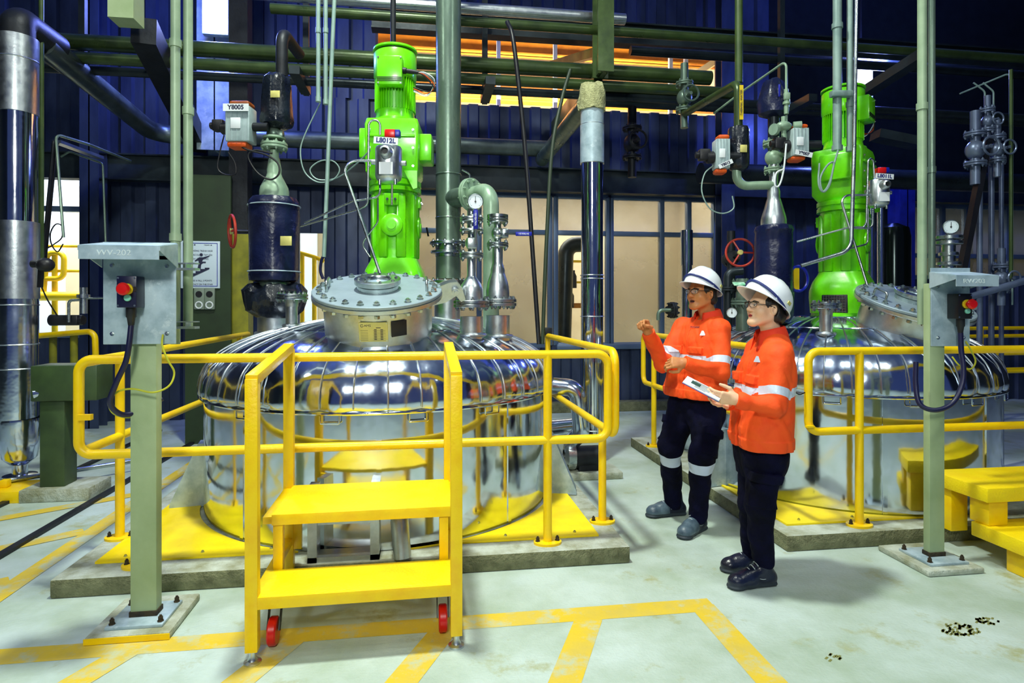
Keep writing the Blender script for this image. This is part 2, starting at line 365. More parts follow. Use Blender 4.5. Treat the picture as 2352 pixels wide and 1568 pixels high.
# window bands
pane = mat('frosted_pane', C(206, 190, 150), 0.12, 0, C(186, 168, 124), 1.2, 0.5)
pane.node_tree.nodes['Principled BSDF'].inputs['Alpha'].default_value = 0.45
pane3 = mat('pale_pane', C(214, 212, 206), 0.1, 0, C(196, 190, 180), 1.2, 0.5); pane3.node_tree.nodes['Principled BSDF'].inputs['Alpha'].default_value = 0.4
pane2 = mat('clear_pane', C(190, 205, 225), 0.05); pane2.node_tree.nodes['Principled BSDF'].inputs['Alpha'].default_value = 0.22
wn = [0]
def window(x0, x1, z0, z1, label, pm, bars=(), zbars=(), skip=()):
    wn[0] += 1
    r = thing('window_%d' % wn[0], label, 'window', ((x0 + x1) / 2, YW, z0), kind='structure')
    b = MB(); t = 0.035
    for x in [x0, x1] + list(bars): b.bb(x - t, x + t, YW - 0.06, YW + 0.04, z0, z1, 0.006)
    for z in [z0, z1] + list(zbars): b.bb(x0, x1, YW - 0.05, YW + 0.03, z - t, z + t, 0.006)
    b.build('window_frame', framem, r)
    xs = sorted([x0, x1] + list(bars)); zs = sorted([z0, z1] + list(zbars)); k = 0
    for i in range(len(xs) - 1):
        for j in range(len(zs) - 1):
            if (i, j) in skip: continue
            MB().bb(xs[i] + t, xs[i + 1] - t, YW - 0.012, YW - 0.006, zs[j] + t, zs[j + 1] - t).build('pane', pane3 if (j == 1 and pm is pane) else pm, r)
    return r
zt = Z8(1300, 535)
window(xb0, X8(1262), 0.96, 3.15, 'tan office window bay behind the nozzles, left of the doorway', pane, [X8(1100)], [zt])
window(X8(1275), X8(1395), 0.96, 3.15, 'open office bay behind the shiny riser, showing yellow rails', pane, [], [zt], skip=((0, 0),))
window(X8(1402), X8(1640), 0.96, 3.15, 'tan office window bay behind the pointing man', pane, [X8(1518), X8(1580)], [zt])
window(xa0, xa1, 1.15, 3.38, 'bright window opening at far left beside the insulated riser', pane2, [], [Z8(130, 480)], skip=((0, 0),))
window(7.7, 12.0, 2.0, 3.15, 'grey window strip behind the valves at far right', pane, [8.3, 8.75, 9.5, 10.3], [2.35])
tag(MB().bb(X8(1275), xb1, YW - 0.14, YW - 0.06, 0.90, 0.98, 0.008).build('window_sill', framem), 'blue grey sill under the office windows', 'sill', kind='structure')
# beams and columns of the frame
def ibeam(x0, x1, y, z0, z1, fl_=0.16, m=beamm, name='cross_beam', label='', grp=None):
    b = MB().bb(x0, x1, y - .012, y + .012, z0, z1).bb(x0, x1, y - fl_ / 2, y + fl_ / 2, z0, z0 + .018).bb(x0, x1, y - fl_ / 2, y + fl_ / 2, z1 - .018, z1)
    return tag(b.build(name, m), label, 'beam', grp, 'structure')
ibeam(-7.9, 11.9, 8.55, 3.16, 3.5, label='grey steel beam running across above the windows')
ibeam(-0.6, 11.9, 7.2, 4.72, 4.98, label='dark steel beam high across the hall above the pipe rack')
def hcol(x, y, z0, z1, w, m, label, name='steel_column'):
    b = MB().bb(x - w / 2, x + w / 2, y - w / 2, y - w / 2 + .014, z0, z1).bb(x - w / 2, x + w / 2, y + w / 2 - .014, y + w / 2, z0, z1).bb(x - .008, x + .008, y - w / 2, y + w / 2, z0, z1)
    return tag(b.build(name, m), label, 'column', kind='structure')
p = Yp(215, 600, 8.4); hcol(p.x, 8.4, 0, 7.5, 0.22, wallm, 'blue grey column right of the bright left opening')
p = Yp(505, 200, 8.35); hcol(p.x, 8.35, 3.5, 7.5, 0.42, galv, 'pale wide column lit by the left wall lamp')
p = Yp(553, 700, 7.4)
olive = mat('olive_yellow_column', C(150, 146, 34), 0.5, 0, C(112, 112, 34), 5, 0.5)
b = MB().bb(p.x - .11, p.x + .11, 7.3, 7.5, 0, 2.35); tag(b.build('steel_column', olive), 'olive yellow column foot behind the blue jacketed valve', 'column', kind='structure')
tag(MB().bb(p.x - .10, p.x + .10, 7.3, 7.5, 2.35, 7.5).build('steel_column', darkm), 'dark upper column above the olive column foot', 'column', kind='structure')
p = Yp(2070, 500, 8.3); hcol(p.x, 8.3, 0, 3.55, 0.25, mat('blue_column', C(34, 44, 128), 0.4, 0, C(24, 32, 100), 5, 0.5), 'blue column behind the right mixer')
p = Yp(1665, 500, 8.4); hcol(p.x, 8.4, 0, 7.5, 0.2, wallm, 'blue grey column right of the office windows')
p = Yp(1385, 80, 6.2)
b = MB().bb(p.x - .02, p.x + .02, 6.1, 6.3, p.z - 0.42, 7.5).bb(p.x - .085, p.x + .085, 6.09, 6.11, p.z - 0.42, 7.5).bb(p.x - .085, p.x + .085, 6.29, 6.31, p.z - 0.42, 7.5)
tag(b.build('hanging_post', rackm), 'green hanging post above the plastered pipe elbow', 'post', kind='structure')
b = MB(); b.bar((p.x, 6.2, p.z - 0.3), (p.x, 8.6, p.z - 0.3), 0.10, 0.2); b.bar((p.x, 6.4, p.z - 0.1), (p.x - 0.1, 8.3, p.z + 0.5), 0.08, 0.1)
tag(b.build('bracket_beam', rackm), 'green bracket beam running back from the hanging post', 'beam', kind='structure')
p = Yp(290, 20, 5.6)
b = MB().bb(p.x - .1, p.x + .1, 5.5, 5.7, p.z - 0.12, 7.5); tag(b.build('hanging_post', colgreen), 'pale green hanging post at top left of the pipe rack', 'post', kind='structure')
b = MB(); b.bar(W(330, 70, 5.4), W(455, 330, 8.0), 0.20, 0.24)
tag(b.build('bracket_beam', darkm), 'dark slanting duct below the left hanging post', 'beam', kind='structure')
# sheet panel with the stair sign
sh = mat('dark_green_sheet', C(40, 60, 32), 0.55, 0, C(30, 46, 24), 3, 0.5)
p0, p1 = Yp(425, 400, 7.2), Yp(530, 760, 7.2)
tag(MB().bb(p0.x, p1.x, 7.2, 7.24, 0.0, p0.z).build('partition', sh), 'dark green sheet partition carrying the stair sign', 'panel', kind='structure')
# wall lamps
lampm = mat('lamp_lens', C(255, 255, 255), 0.4, emit=(0.62, 0.72, 1.0, 1), es=40)
def lamp(px, py, y, w, h, label, power):
    p = Yp(px, py, y); r = thing('floodlight', label, 'lamp', (p.x, p.y, p.z))
    MB().bb(p.x - w / 2 - .03, p.x + w / 2 + .03, y + .03, y + .12, p.z - h / 2 - .03, p.z + h / 2 + .03, .01).build('housing', galv, r)
    MB().bb(p.x - w / 2, p.x + w / 2, y, y + .03, p.z - h / 2, p.z + h / 2, .006).build('lens', lampm, r)
    MB().tube(fillet([(p.x, y + .1, p.z + h / 2), (p.x, y + .1, 7.5)], .05), .02, 8).build('bracket', darkm, r)
    l = bpy.data.lights.new('floodlight_beam', 'POINT'); l.energy = power; l.color = (0.14, 0.20, 1.0); l.shadow_soft_size = 0.12
    o = link(bpy.data.objects.new('floodlight_beam', l)); o.location = (p.x, y - .18, p.z)
lamp(492, 30, 7.7, 0.24, 0.42, 'glaring blue white floodlight at upper left before the pale column', 220)
lamp(1988, 188, 7.6, 0.22, 0.36, 'glaring blue white floodlight behind the right conduits', 200)
# ================================================================ tanks, pads, rails, steps
def pad(x0, x1, y0, y1, label):
    b = MB().bb(x0, x1, y0, y1, 0, 0.1, 0.012)
    for v in b.bm.verts:
        n = mnoise.noise(v.co * 3); v.co += V((n * .006, n * .006, 0))
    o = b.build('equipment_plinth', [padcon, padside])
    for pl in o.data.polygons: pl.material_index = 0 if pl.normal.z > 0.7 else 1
    return tag(o, label, 'plinth', kind='structure')
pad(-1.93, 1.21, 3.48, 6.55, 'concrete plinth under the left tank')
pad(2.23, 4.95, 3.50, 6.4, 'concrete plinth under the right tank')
def corner_plate(cx, cy, R, x0, x1, y0, y1, notch, label):
    """flat chequer plate between the tank and the plinth corner"""
    n = 26; pts = []
    xin = notch
    left = x0 < x1
    for i in range(n + 1):
        x = xin + (x1 - xin) * i / n
        d = R * R - (x - cx) ** 2
        y = cy - math.sqrt(d) if d > 0 else cy
        pts.append((x, min(y, y1)))
    poly = [(xin, y0), (x1, y0), (x1, y1)] + [q for q in pts[::-1] if (abs(q[0] - x1) > .001)]
    b = MB(); b.prism(poly, MX.Translation((0, 0, 0.101)), 0.012)
    r = thing('cover_plate', label, 'plate', ((xin + x1) / 2, y0, 0.101))
    b.build('sheet', yplate, r)
    for t in (0.15, 0.5, 0.88):
        x = xin + (x1 - xin) * t; inst('fixing_bolt', BOLT_G, MX.Translation((x, y0 + 0.06, 0.113)), r)
    return r
cx, cy = -0.305, 4.894
corner_plate(cx, cy, 1.30, 0, -1.80, 3.66, 4.7, -0.72, 'yellow cover plate at the left front of the left tank')
corner_plate(cx, cy, 1.30, 0, 1.07, 3.66, 4.8, -0.08, 'yellow cover plate at the right front of the left tank')
corner_plate(3.49, 4.816, 1.17, 0, 2.33, 3.66, 4.6, 3.35, 'yellow cover plate at the left front of the right tank')
def dome_z(prof, r):
    for (a, za), (b, zb) in zip(prof, prof[1:]):
        if b <= r <= a: return za + (zb - za) * (a - r) / (a - b)
    return prof[-1][1]
DOME = [(1.300, 0.905), (1.316, 0.93), (1.318, 0.97), (1.305, 1.04), (1.27, 1.115), (1.21, 1.18), (1.12, 1.24), (1.0, 1.293), (0.85, 1.342), (0.65, 1.392), (0.4, 1.434), (0.2, 1.45), (0.0, 1.455)]
def tank(cx, cy, R, label, man, nozz, a_off, patches):
    k = R / 1.277
    r = thing('reactor_tank', label, 'tank', (cx, cy, 0.1))
    m = MX.Translation((cx, cy, 0))
    D = [(q * k, z) for q, z in DOME]
    # lower shell: sheets with standing laps
    b = MB(); b.lathe([(R - .05, 0.105), (R, 0.105), (R, 0.4), (R, 0.7), (R, 0.94)], m, 96); b.build('shell', chrome, r, 60)
    for i in range(9):
        a = a_off + i * 2 * PI / 9
        p = V((cx + (R + .003) * math.cos(a), cy + (R + .003) * math.sin(a), 0))
        MB().bar(p + V((0, 0, .11)), p + V((0, 0, .9)), 0.03, 0.006, (math.cos(a), math.sin(a), 0)).build('shell_lap', chrome, r)
    # dome cladding, every gore slightly dished
    n = 168; b = MB(); rings = []
    for (q, z) in D:
        if q < 1e-6: rings.append([b.bm.verts.new(m @ V((0, 0, z)))]); continue
        ring = []
        for j in range(n):
            a = 2 * PI * j / n; w = mnoise.noise(V((math.cos(a) * 5 * 1.2, math.sin(a) * 5 * 1.2, z * 5 + cx))) * 0.016
            g = -0.013 * (1 - abs(math.sin(a * 21))) * min(1, q / R) + w
            ring.append(b.bm.verts.new(m @ V(((q + g) * math.cos(a), (q + g) * math.sin(a), z + w * 0.4))))
        rings.append(ring)
    for A, B in zip(rings, rings[1:]):
        for j in range(n):
            if len(B) == 1: b.bm.faces.new((A[j], A[(j + 1) % n], B[0]))
            else: b.bm.faces.new((A[j], A[(j + 1) % n], B[(j + 1) % n], B[j]))
    dome = b.build('dome_cladding', chromew, r, 60)
    for i in range(42):
        a = 2 * PI * i / 42
        if math.sin(a) > 0.8: continue
        pts = [V((cx + (q - .006) * math.cos(a), cy + (q - .006) * math.sin(a), z + .003)) for q, z in D[1:11]]
        MB().tube(spline(pts, 3), 0.0055, 6).build('cladding_seam', steelb, r)
    MB().torus((cx, cy, 0.905), (0, 0, 1), R + .028, 0.009, 120, 8).build('skirt_bead', chrome, r)
    for a in (-1.75, -1.36, -0.98, -2.2):
        p = V((cx + (R + .03) * math.cos(a), cy + (R + .03) * math.sin(a), 0.895)); t = V((-math.sin(a), math.cos(a), 0))
        MB().tube(fillet([p - t * .055, p - t * .055 - V((0, 0, .045)), p + t * .055 - V((0, 0, .045)), p + t * .055], .008), .005, 6).build('cladding_clip', chrome, r)
    # two seam rings round the dome
    for q in (0.62, 0.3):
        MB().torus((cx, cy, dome_z(D, q * R) + .003), (0, 0, 1), q * R, 0.005, 90, 6).build('cladding_seam', chrome, r)
    # manway leaning out from the dome
    c, ax, Rf, Rb, L = man
    fm = frame(c, ax, V((1, 0, 0)))
    T = lambda x, y, z: fm @ V((x, y, z))
    MB().lathe([(Rb, -L), (Rb, -.055), (Rb - .03, -.055), (Rb - .03, -L)], fm, 64).build('manway_neck', steelb, r)
    MB().torus(T(0, 0, -L + .10), ax, Rb + .004, .006, 64, 6).build('neck_weld', steelb, r)
    MB().lathe([(0, -.052), (Rf, -.052), (Rf + .004, -.048), (Rf + .004, -.026), (Rf, -.024), (0, -.024)], fm, 72).build('neck_flange', steelb, r)
    cov = MB().lathe([(0, -.022), (Rf - .003, -.022), (Rf + .001, -.018), (Rf + .001, -.004), (Rf - .003, 0), (0.18, 0.0), (0, 0)], fm, 72).build('manway_cover', lidmat, r)
    ring_bolts(r, BOLT_L, fm, Rf - .045, 24, 0.05, 'cover_bolt')
    sg = MB().lathe([(0.135, 0), (0.135, .028), (0.128, .032), (0.128, .04), (0.15, .04), (0.15, .068), (0.145, .07), (0.09, .07), (0.082, .06), (0.082, .03), (0, .03), (0, 0)], fm @ MX.Translation((0, 0, 0)), 48).build('sight_glass', steel, r)
    MB().lathe([(0, .034), (.081, .034), (.081, .042), (0, .042)], fm, 40).build('glass', glassm, sg)
    ring_bolts(sg, BOLT_S, fm @ MX.Translation((0, 0, .07)), 0.122, 8, 0.2, 'glass_bolt')
    for sx in (-1, 1):
        q = [T(sx * (Rf - .10), -.065, 0), T(sx * (Rf - .10), -.065, .065), T(sx * (Rf - .10), .065, .065), T(sx * (Rf - .10), .065, 0)]
        MB().tube(fillet(q, .025), .009, 10).build('lifting_handle', steel, r)
    hb = MB(); hm = fm @ rotz(0.10) @ MX.Translation((Rf, 0, 0)); 
    for yy in (-.045, .035):
        hb.prism([(-.08, -.012), (.05, .035), (.10, .04), (.135, .0), (.16, -.085), (.13, -.10), (.09, -.05), (.02, -.05), (-.08, -.03)], hm @ MX.Translation((0, yy, 0)) @ MX.Rotation(PI / 2, 4, 'X'), -.012)
    hb.cyl(hm @ V((.09, -.085, -.02)), hm @ V((.09, .06, -.02)), .026).cyl(hm @ V((.09, -.10, -.02)), hm @ V((.09, .08, -.02)), .015)
    hb.prism([(-.06, -.13), (.03, -.11), (.13, -.05), (.11, .0), (.05, -.01), (-.06, -.05)], hm @ MX.Translation((0, -.01, 0)) @ MX.Rotation(PI / 2, 4, 'X'), -.014)
    hb.build('cover_hinge', steelb, r)
    if patches:
        # nameplate and a black patch on the neck, facing outward
        for a, w, h, mt_, nm in ((-PI / 2 - 0.02, .175, .125, brasst, 'nameplate'), (-PI / 2 + 0.42, .10, .10, blackm, 'black_patch')):
            p = T((Rb + .007) * math.cos(a), (Rb + .007) * math.sin(a), -.175 if nm == 'nameplate' else -.165)
            out_ = (fm.to_3x3() @ V((math.cos(a), math.sin(a), 0))); tx = (fm.to_3x3() @ V((-math.sin(a), math.cos(a), 0)))
            pm_ = frame(p, out_, tx)
            o = MB().box((0, 0, 0), (w, h, .006), pm_, .002).build(nm, mt_, r)
            if nm == 'nameplate':
                tag(o, 'brass coloured maker plate on the manway neck')
                text('lettering', 'AMS', pm_ @ MX.Translation((-.035, .042, .0032)), .020, inkdark, o, sx=1.1)
                MB().torus(pm_ @ V((-.068, .042, .0035)), out_, .008, .0016, 16, 5, 0.6, 2 * PI - 0.1).build('emblem', inkdark, o)
                lb = MB()
                for i in range(7):
                    y = .012 - i * .0105; lb.box((0, 0, 0), (.045, .0012, .0008), pm_ @ MX.Translation((-.055, y, .0034))); lb.box((0, 0, 0), (.075, .0010, .0008), pm_ @ MX.Translation((.035, y, .0034)))
                    lb.box((0, 0, 0), (.016, .004, .0008), pm_ @ MX.Translation((.012, y + .004, .0034))); lb.box((0, 0, 0), (.016, .004, .0008), pm_ @ MX.Translation((.050, y + .004, .0034)))
                lb.box((0, 0, 0), (.028, .004, .0008), pm_ @ MX.Translation((.03, .028, .0034)))
                lb.build('print', inkdark, o)
                for sx in (-1, 1):
                    for sy in (-1, 1): MB().disc(pm_ @ V((sx * .08, sy * .055, .003)), out_, .004, .002, 10).build('rivet', steel, o)
    # feet
    for a in (-2.95, -0.22, 0.9, 2.3):
        d = V((math.cos(a), math.sin(a), 0)); t = V((-d.y, d.x, 0)); p = V((cx, cy, 0)) + d * (R - .02)
        fmx = MX((d, V((0, 0, 1)), t)).transposed().to_4x4(); fmx.translation = p - t * .09
        MB().prism([(0, .55), (.06, .55), (.24, .13), (.24, .105), (0, .105)], fmx, .14).build('support_foot', galv, r)
    for (px, py, pr, ptop) in nozz:
        q = math.hypot(px - cx, py - cy); z0 = dome_z(D, q) - 0.03
        MB().lathe([(pr, z0), (pr, ptop)], MX.Translation((px, py, 0)), 32).torus((px, py, z0 + .035), (0, 0, 1), pr + .012, .014, 32, 8).build('nozzle', steelb, r)
    return r, D
def cam_dir(ux, uz, ud):
    return V((ux * ct + ud * st, -ux * st + ud * ct, uz))
c1 = W(868, 663, 4.02)
def nz(px, d): p = W(px, HZ, d); return p.x, p.y
NA, NB, NC, NP = nz(1083, 4.25), nz(1143, 4.45), nz(670, 4.45), nz(1028, 5.2)
NJ = nz(630, 5.0)
tankL, DL = tank(cx, cy, 1.277, 'left polished steel reactor tank with bolted manway and maker plate', (c1, cam_dir(.03, .955, -.295), .418, .352, .42),
    [(*NA, .08, 1.455), (*NB, .088, 1.46), (*NC, .042, 1.58), (*NP, .112, 1.70), (*NJ, .13, 1.62)], rad(-128), True)
c2 = W(2100, 690, 4.62)
NR = nz(1897, 4.55)
tankR, DR = tank(3.49, 4.816, 1.15, 'right polished steel reactor tank behind the two workers and its rail', (c2, cam_dir(.10, .935, -.34), .40, .335, .42),
    [(*NR, .045, 1.56)], rad(-150), False)
# ladder-like outlet bracket at the foot of the left tank
b = MB()
for x in (-.64, -.30): b.bb(x, x + .05, 3.50, 3.62, .10, .52)
b.bb(-.64, -.25, 3.50, 3.62, .10, .13); b.bb(-.64, -.25, 3.53, 3.60, .30, .34)
tag(b.build('outlet_box', steelb, tankL))
b = MB().tube(fillet([(-.14, 3.66, .36), (-.14, 3.50, .36), (-.12, 3.46, .12)], .06), .05, 14); b.build('outlet_pipe', steelb, tankL)
# ---- guard rails
RT, RM, rr = 1.235, 0.72, 0.026
def post(r, x, y, z1, base=0.1):
    MB().cyl((x, y, base + .01), (x, y, z1), rr).build('post', yellow, r)
    o = MB().lathe([(0, base), (.085, base), (.085, base + .014), (.03, base + .016), (.028, base + .022), (0, base + .022)], MX.Translation((x, y, 0)) @ MX.Diagonal((1, .75, 1, 1)), 24).build('base_plate', yellow, r)
    for sx in (-1, 1): inst('anchor_bolt', BOLT_A, MX.Translation((x + sx * .06, y, base + .014)), o)
def loop(r, pts, fr=.07, name='rail_tube'): MB().tube(fillet(pts, fr, 8), rr, 14).build(name, yellow, r)
r1 = thing('guard_rail', 'yellow tube guard rail along the front and left of the left tank', 'railing', (-0.3, 3.6, 0.1))
loop(r1, [(-1.2, 3.6, RT), (-1.85, 3.6, RT), (-1.85, 3.6, RM), (-1.2, 3.6, RM)])
loop(r1, [(-1.2, 3.6, RT), (1.11, 3.6, RT), (1.11, 3.6, RM), (-1.2, 3.6, RM)])
MB().tube([(-1.85, 3.66, RT - .02), (-1.85, 6.8, RT)], rr, 14).build('rail_tube', yellow, r1)
MB().tube([(-1.85, 3.64, RM + .01), (-1.85, 6.8, RM)], rr, 14).build('rail_tube', yellow, r1)
post(r1, .735, 3.6, RT); post(r1, -1.85, 4.05, RT); post(r1, -1.85, 6.5, RT); post(r1, -1.55, 3.6, RM)
r2 = thing('guard_rail', 'yellow tube guard rail along the right side of the left tank', 'railing', (1.16, 4.7, 0.1))
loop(r2, [(1.165, 5.75, RT + .01), (1.165, 3.63, RT + .01), (1.165, 3.63, RM + .01), (1.165, 5.75, RM + .01)], .08)
post(r2, 1.165, 3.90, RM); post(r2, 1.165, 5.70, RT)
MB().bb(1.13, 1.20, 5.66, 5.74, RT + .02, RT + .09, .006).build('rail_clamp', darkm, r2)
r3 = thing('guard_rail', 'yellow tube guard rail across the front of the right tank', 'railing', (3.4, 3.6, 0.1))
loop(r3, [(5.6, 3.6, RT), (2.44, 3.6, RT), (2.44, 3.6, RM), (5.6, 3.6, RM)])
post(r3, 2.80, 3.6, RT); post(r3, 4.75, 3.6, RT)
r4 = thing('guard_rail', 'yellow tube guard rail along the left side of the right tank behind both workers', 'railing', (2.3, 4.7, 0.1))
loop(r4, [(2.32, 4.8, RT), (2.32, 3.62, RT), (2.32, 3.62, RM), (2.32, 4.8, RM)], .08)
loop(r4, [(2.32, 4.8, RT), (2.32, 6.25, RT), (2.32, 6.25, RM), (2.32, 4.8, RM)], .08)
post(r4, 2.32, 5.95, RT)
MB().tube(spline([(2.33, 3.61, 1.0), (2.36, 3.58, .965), (2.42, 3.6, .975), (2.445, 3.6, .99)], 5), .004, 6).build('tie_wire', darkm, r4)
MB().box((2.43, 3.57, .76), (.05, .03, .012)).build('rail_tag', yellow, r3)
MB().box((-1.80, 3.56, .93), (.07, .03, .03)).build('rail_tag', yellow, r1)
# far rails behind the right tank and the far left
rb = thing('guard_rail', 'yellow tube guard rail in the dark beyond the right tank', 'railing', (5.9, 5.2, 0))
for z in (1.25, 1.15, .72): MB().tube([(5.0, 6.7, z), (8.5, 6.9, z)], .024, 10).build('rail_tube', yellow, rb)
for z in (1.0, .8): MB().tube([(5.2, 5.9, z), (7.5, 6.0, z)], .02, 10).build('rail_tube', yellow, rb)
for x, y in ((5.4, 6.72), (7.0, 6.81)): MB().cyl((x, y, 0), (x, y, 1.25), .024).build('post', yellow, rb)
# ---- rolling steps
def P3(px, py, z): return Fz(px, py, z)
A = P3(580, 1522, 0.0); Bq = P3(1048, 1483, 0.0); ex = (Bq - A).normalized(); ey = V((-ex.y, ex.x, 0)); Wd = (Bq - A).length
sr = thing('rolling_steps', 'yellow two-step rolling stair with side handrails before the left tank', 'steps', A + ex * Wd / 2 + ey * .35)
SX = lambda u, v, z: A + ex * u + ey * v + V((0, 0, z))
sm = MX((ex, ey, V((0, 0, 1)))).transposed().to_4x4()
def sbox(b, u0, u1, v0, v1, z0, z1, bev=.003):
    return b.box(SX((u0 + u1) / 2, (v0 + v1) / 2, (z0 + z1) / 2), (abs(u1 - u0), abs(v1 - v0), abs(z1 - z0)), sm, bev)
tw = .052; BV = .74
for s, u in ((0, 0), (1, Wd)):
    ua, ub = (u - tw / 2, u + tw / 2)
    sbox(MB(), ua, ub, -tw / 2, tw / 2, .055, 1.215).build('front_leg', yellow, sr)
    sbox(MB(), ua, ub, BV - tw / 2, BV + tw / 2, .02, 1.29).build('rear_post', yellow, sr)
    b = MB(); b.bar(SX(u, -.015, 1.21), SX(u, BV, 1.30), tw, .045, (0, 0, 1), .003); b.build('handrail', yellow, sr)
    sbox(MB(), ua + .004, ub - .004, .0, BV, .225, .265).build('side_bar', yellow, sr)
    sbox(MB(), ua + .004, ub - .004, .26, BV, .50, .535).build('side_bar', yellow, sr)
    q = SX(u, 0, 0); MB().lathe([(0, 0), (.036, 0), (.036, .008), (.022, .014), (.014, .03), (.014, .06), (0, .06)], MX.Translation(q), 18).build('levelling_foot', steelb, sr)
for u in (0.03, Wd - .03):
    c = SX(u + (.025 if u < .5 else -.025), .135, .062)
    o = MB().disc(c - ex * .019, ex, .062, .038, 28, .006).build('caster', red, sr); tag(o, 'red caster wheel with black fork')
    fb = MB()
    for s in (-1, 1): fb.bar(c + ex * .026 * s, c + ex * .026 * s + V((0, 0, .10)) + ey * .05, .035, .004, ex)
    fb.box(c + V((0, 0, .105)) + ey * .05, (.07, .07, .008), sm).bar(c + V((0, 0, .11)) + ey * .06, SX(u, .2, .24), .05, .05); fb.build('caster_fork', blackm, o)
for u in (.045, Wd - .045):
    sbox(MB(), u - .022, u + .022, .265, .309, .255, .515).build('step_leg', yellow, sr)
sbox(MB(), .045 - .022, .045 + .022, BV - .02, BV + .02, .2, .51).build('step_leg', yellow, sr)
tr = MB(); sbox(tr, -.01, Wd + .01, -.02, .265, .255, .285, .004).build('tread', ystep, sr)
sbox(MB(), -.01, Wd + .01, -.024, -.018, .235, .287, .002).build('tread_lip', yellow, sr)
sbox(MB(), .02, Wd - .0, .255, BV, .522, .545, .004).build('tread', ystep, sr)
sbox(MB(), .02, Wd - .0, .249, .256, .497, .547, .002).build('tread_lip', yellow, sr)
# fixed steps at the right edge
s2 = thing('fixed_steps', 'heavy yellow two-step stair beside the right switch stand, cut by the frame', 'steps', (3.6, 3.2, 0))
x0 = 3.30
MB().bb(x0 - .02, x0 + 1.1, 2.93, 3.26, .14, .225, .006).build('tread', ystep, s2)
MB().bb(x0 + .03, x0 + .16, 2.95, 3.08, 0, .14, .006).build('leg', yellow, s2)
MB().bb(x0 - .0, x0 + .13, 3.16, 3.29, .225, .37, .006).build('riser_post', yellow, s2)
MB().bb(x0 - .03, x0 + 1.1, 3.14, 3.56, .37, .455, .006).build('tread', ystep, s2)
MB().bb(x0 + .0, x0 + .12, 3.42, 3.54, .1, .37, .006).build('leg', yellow, s2)
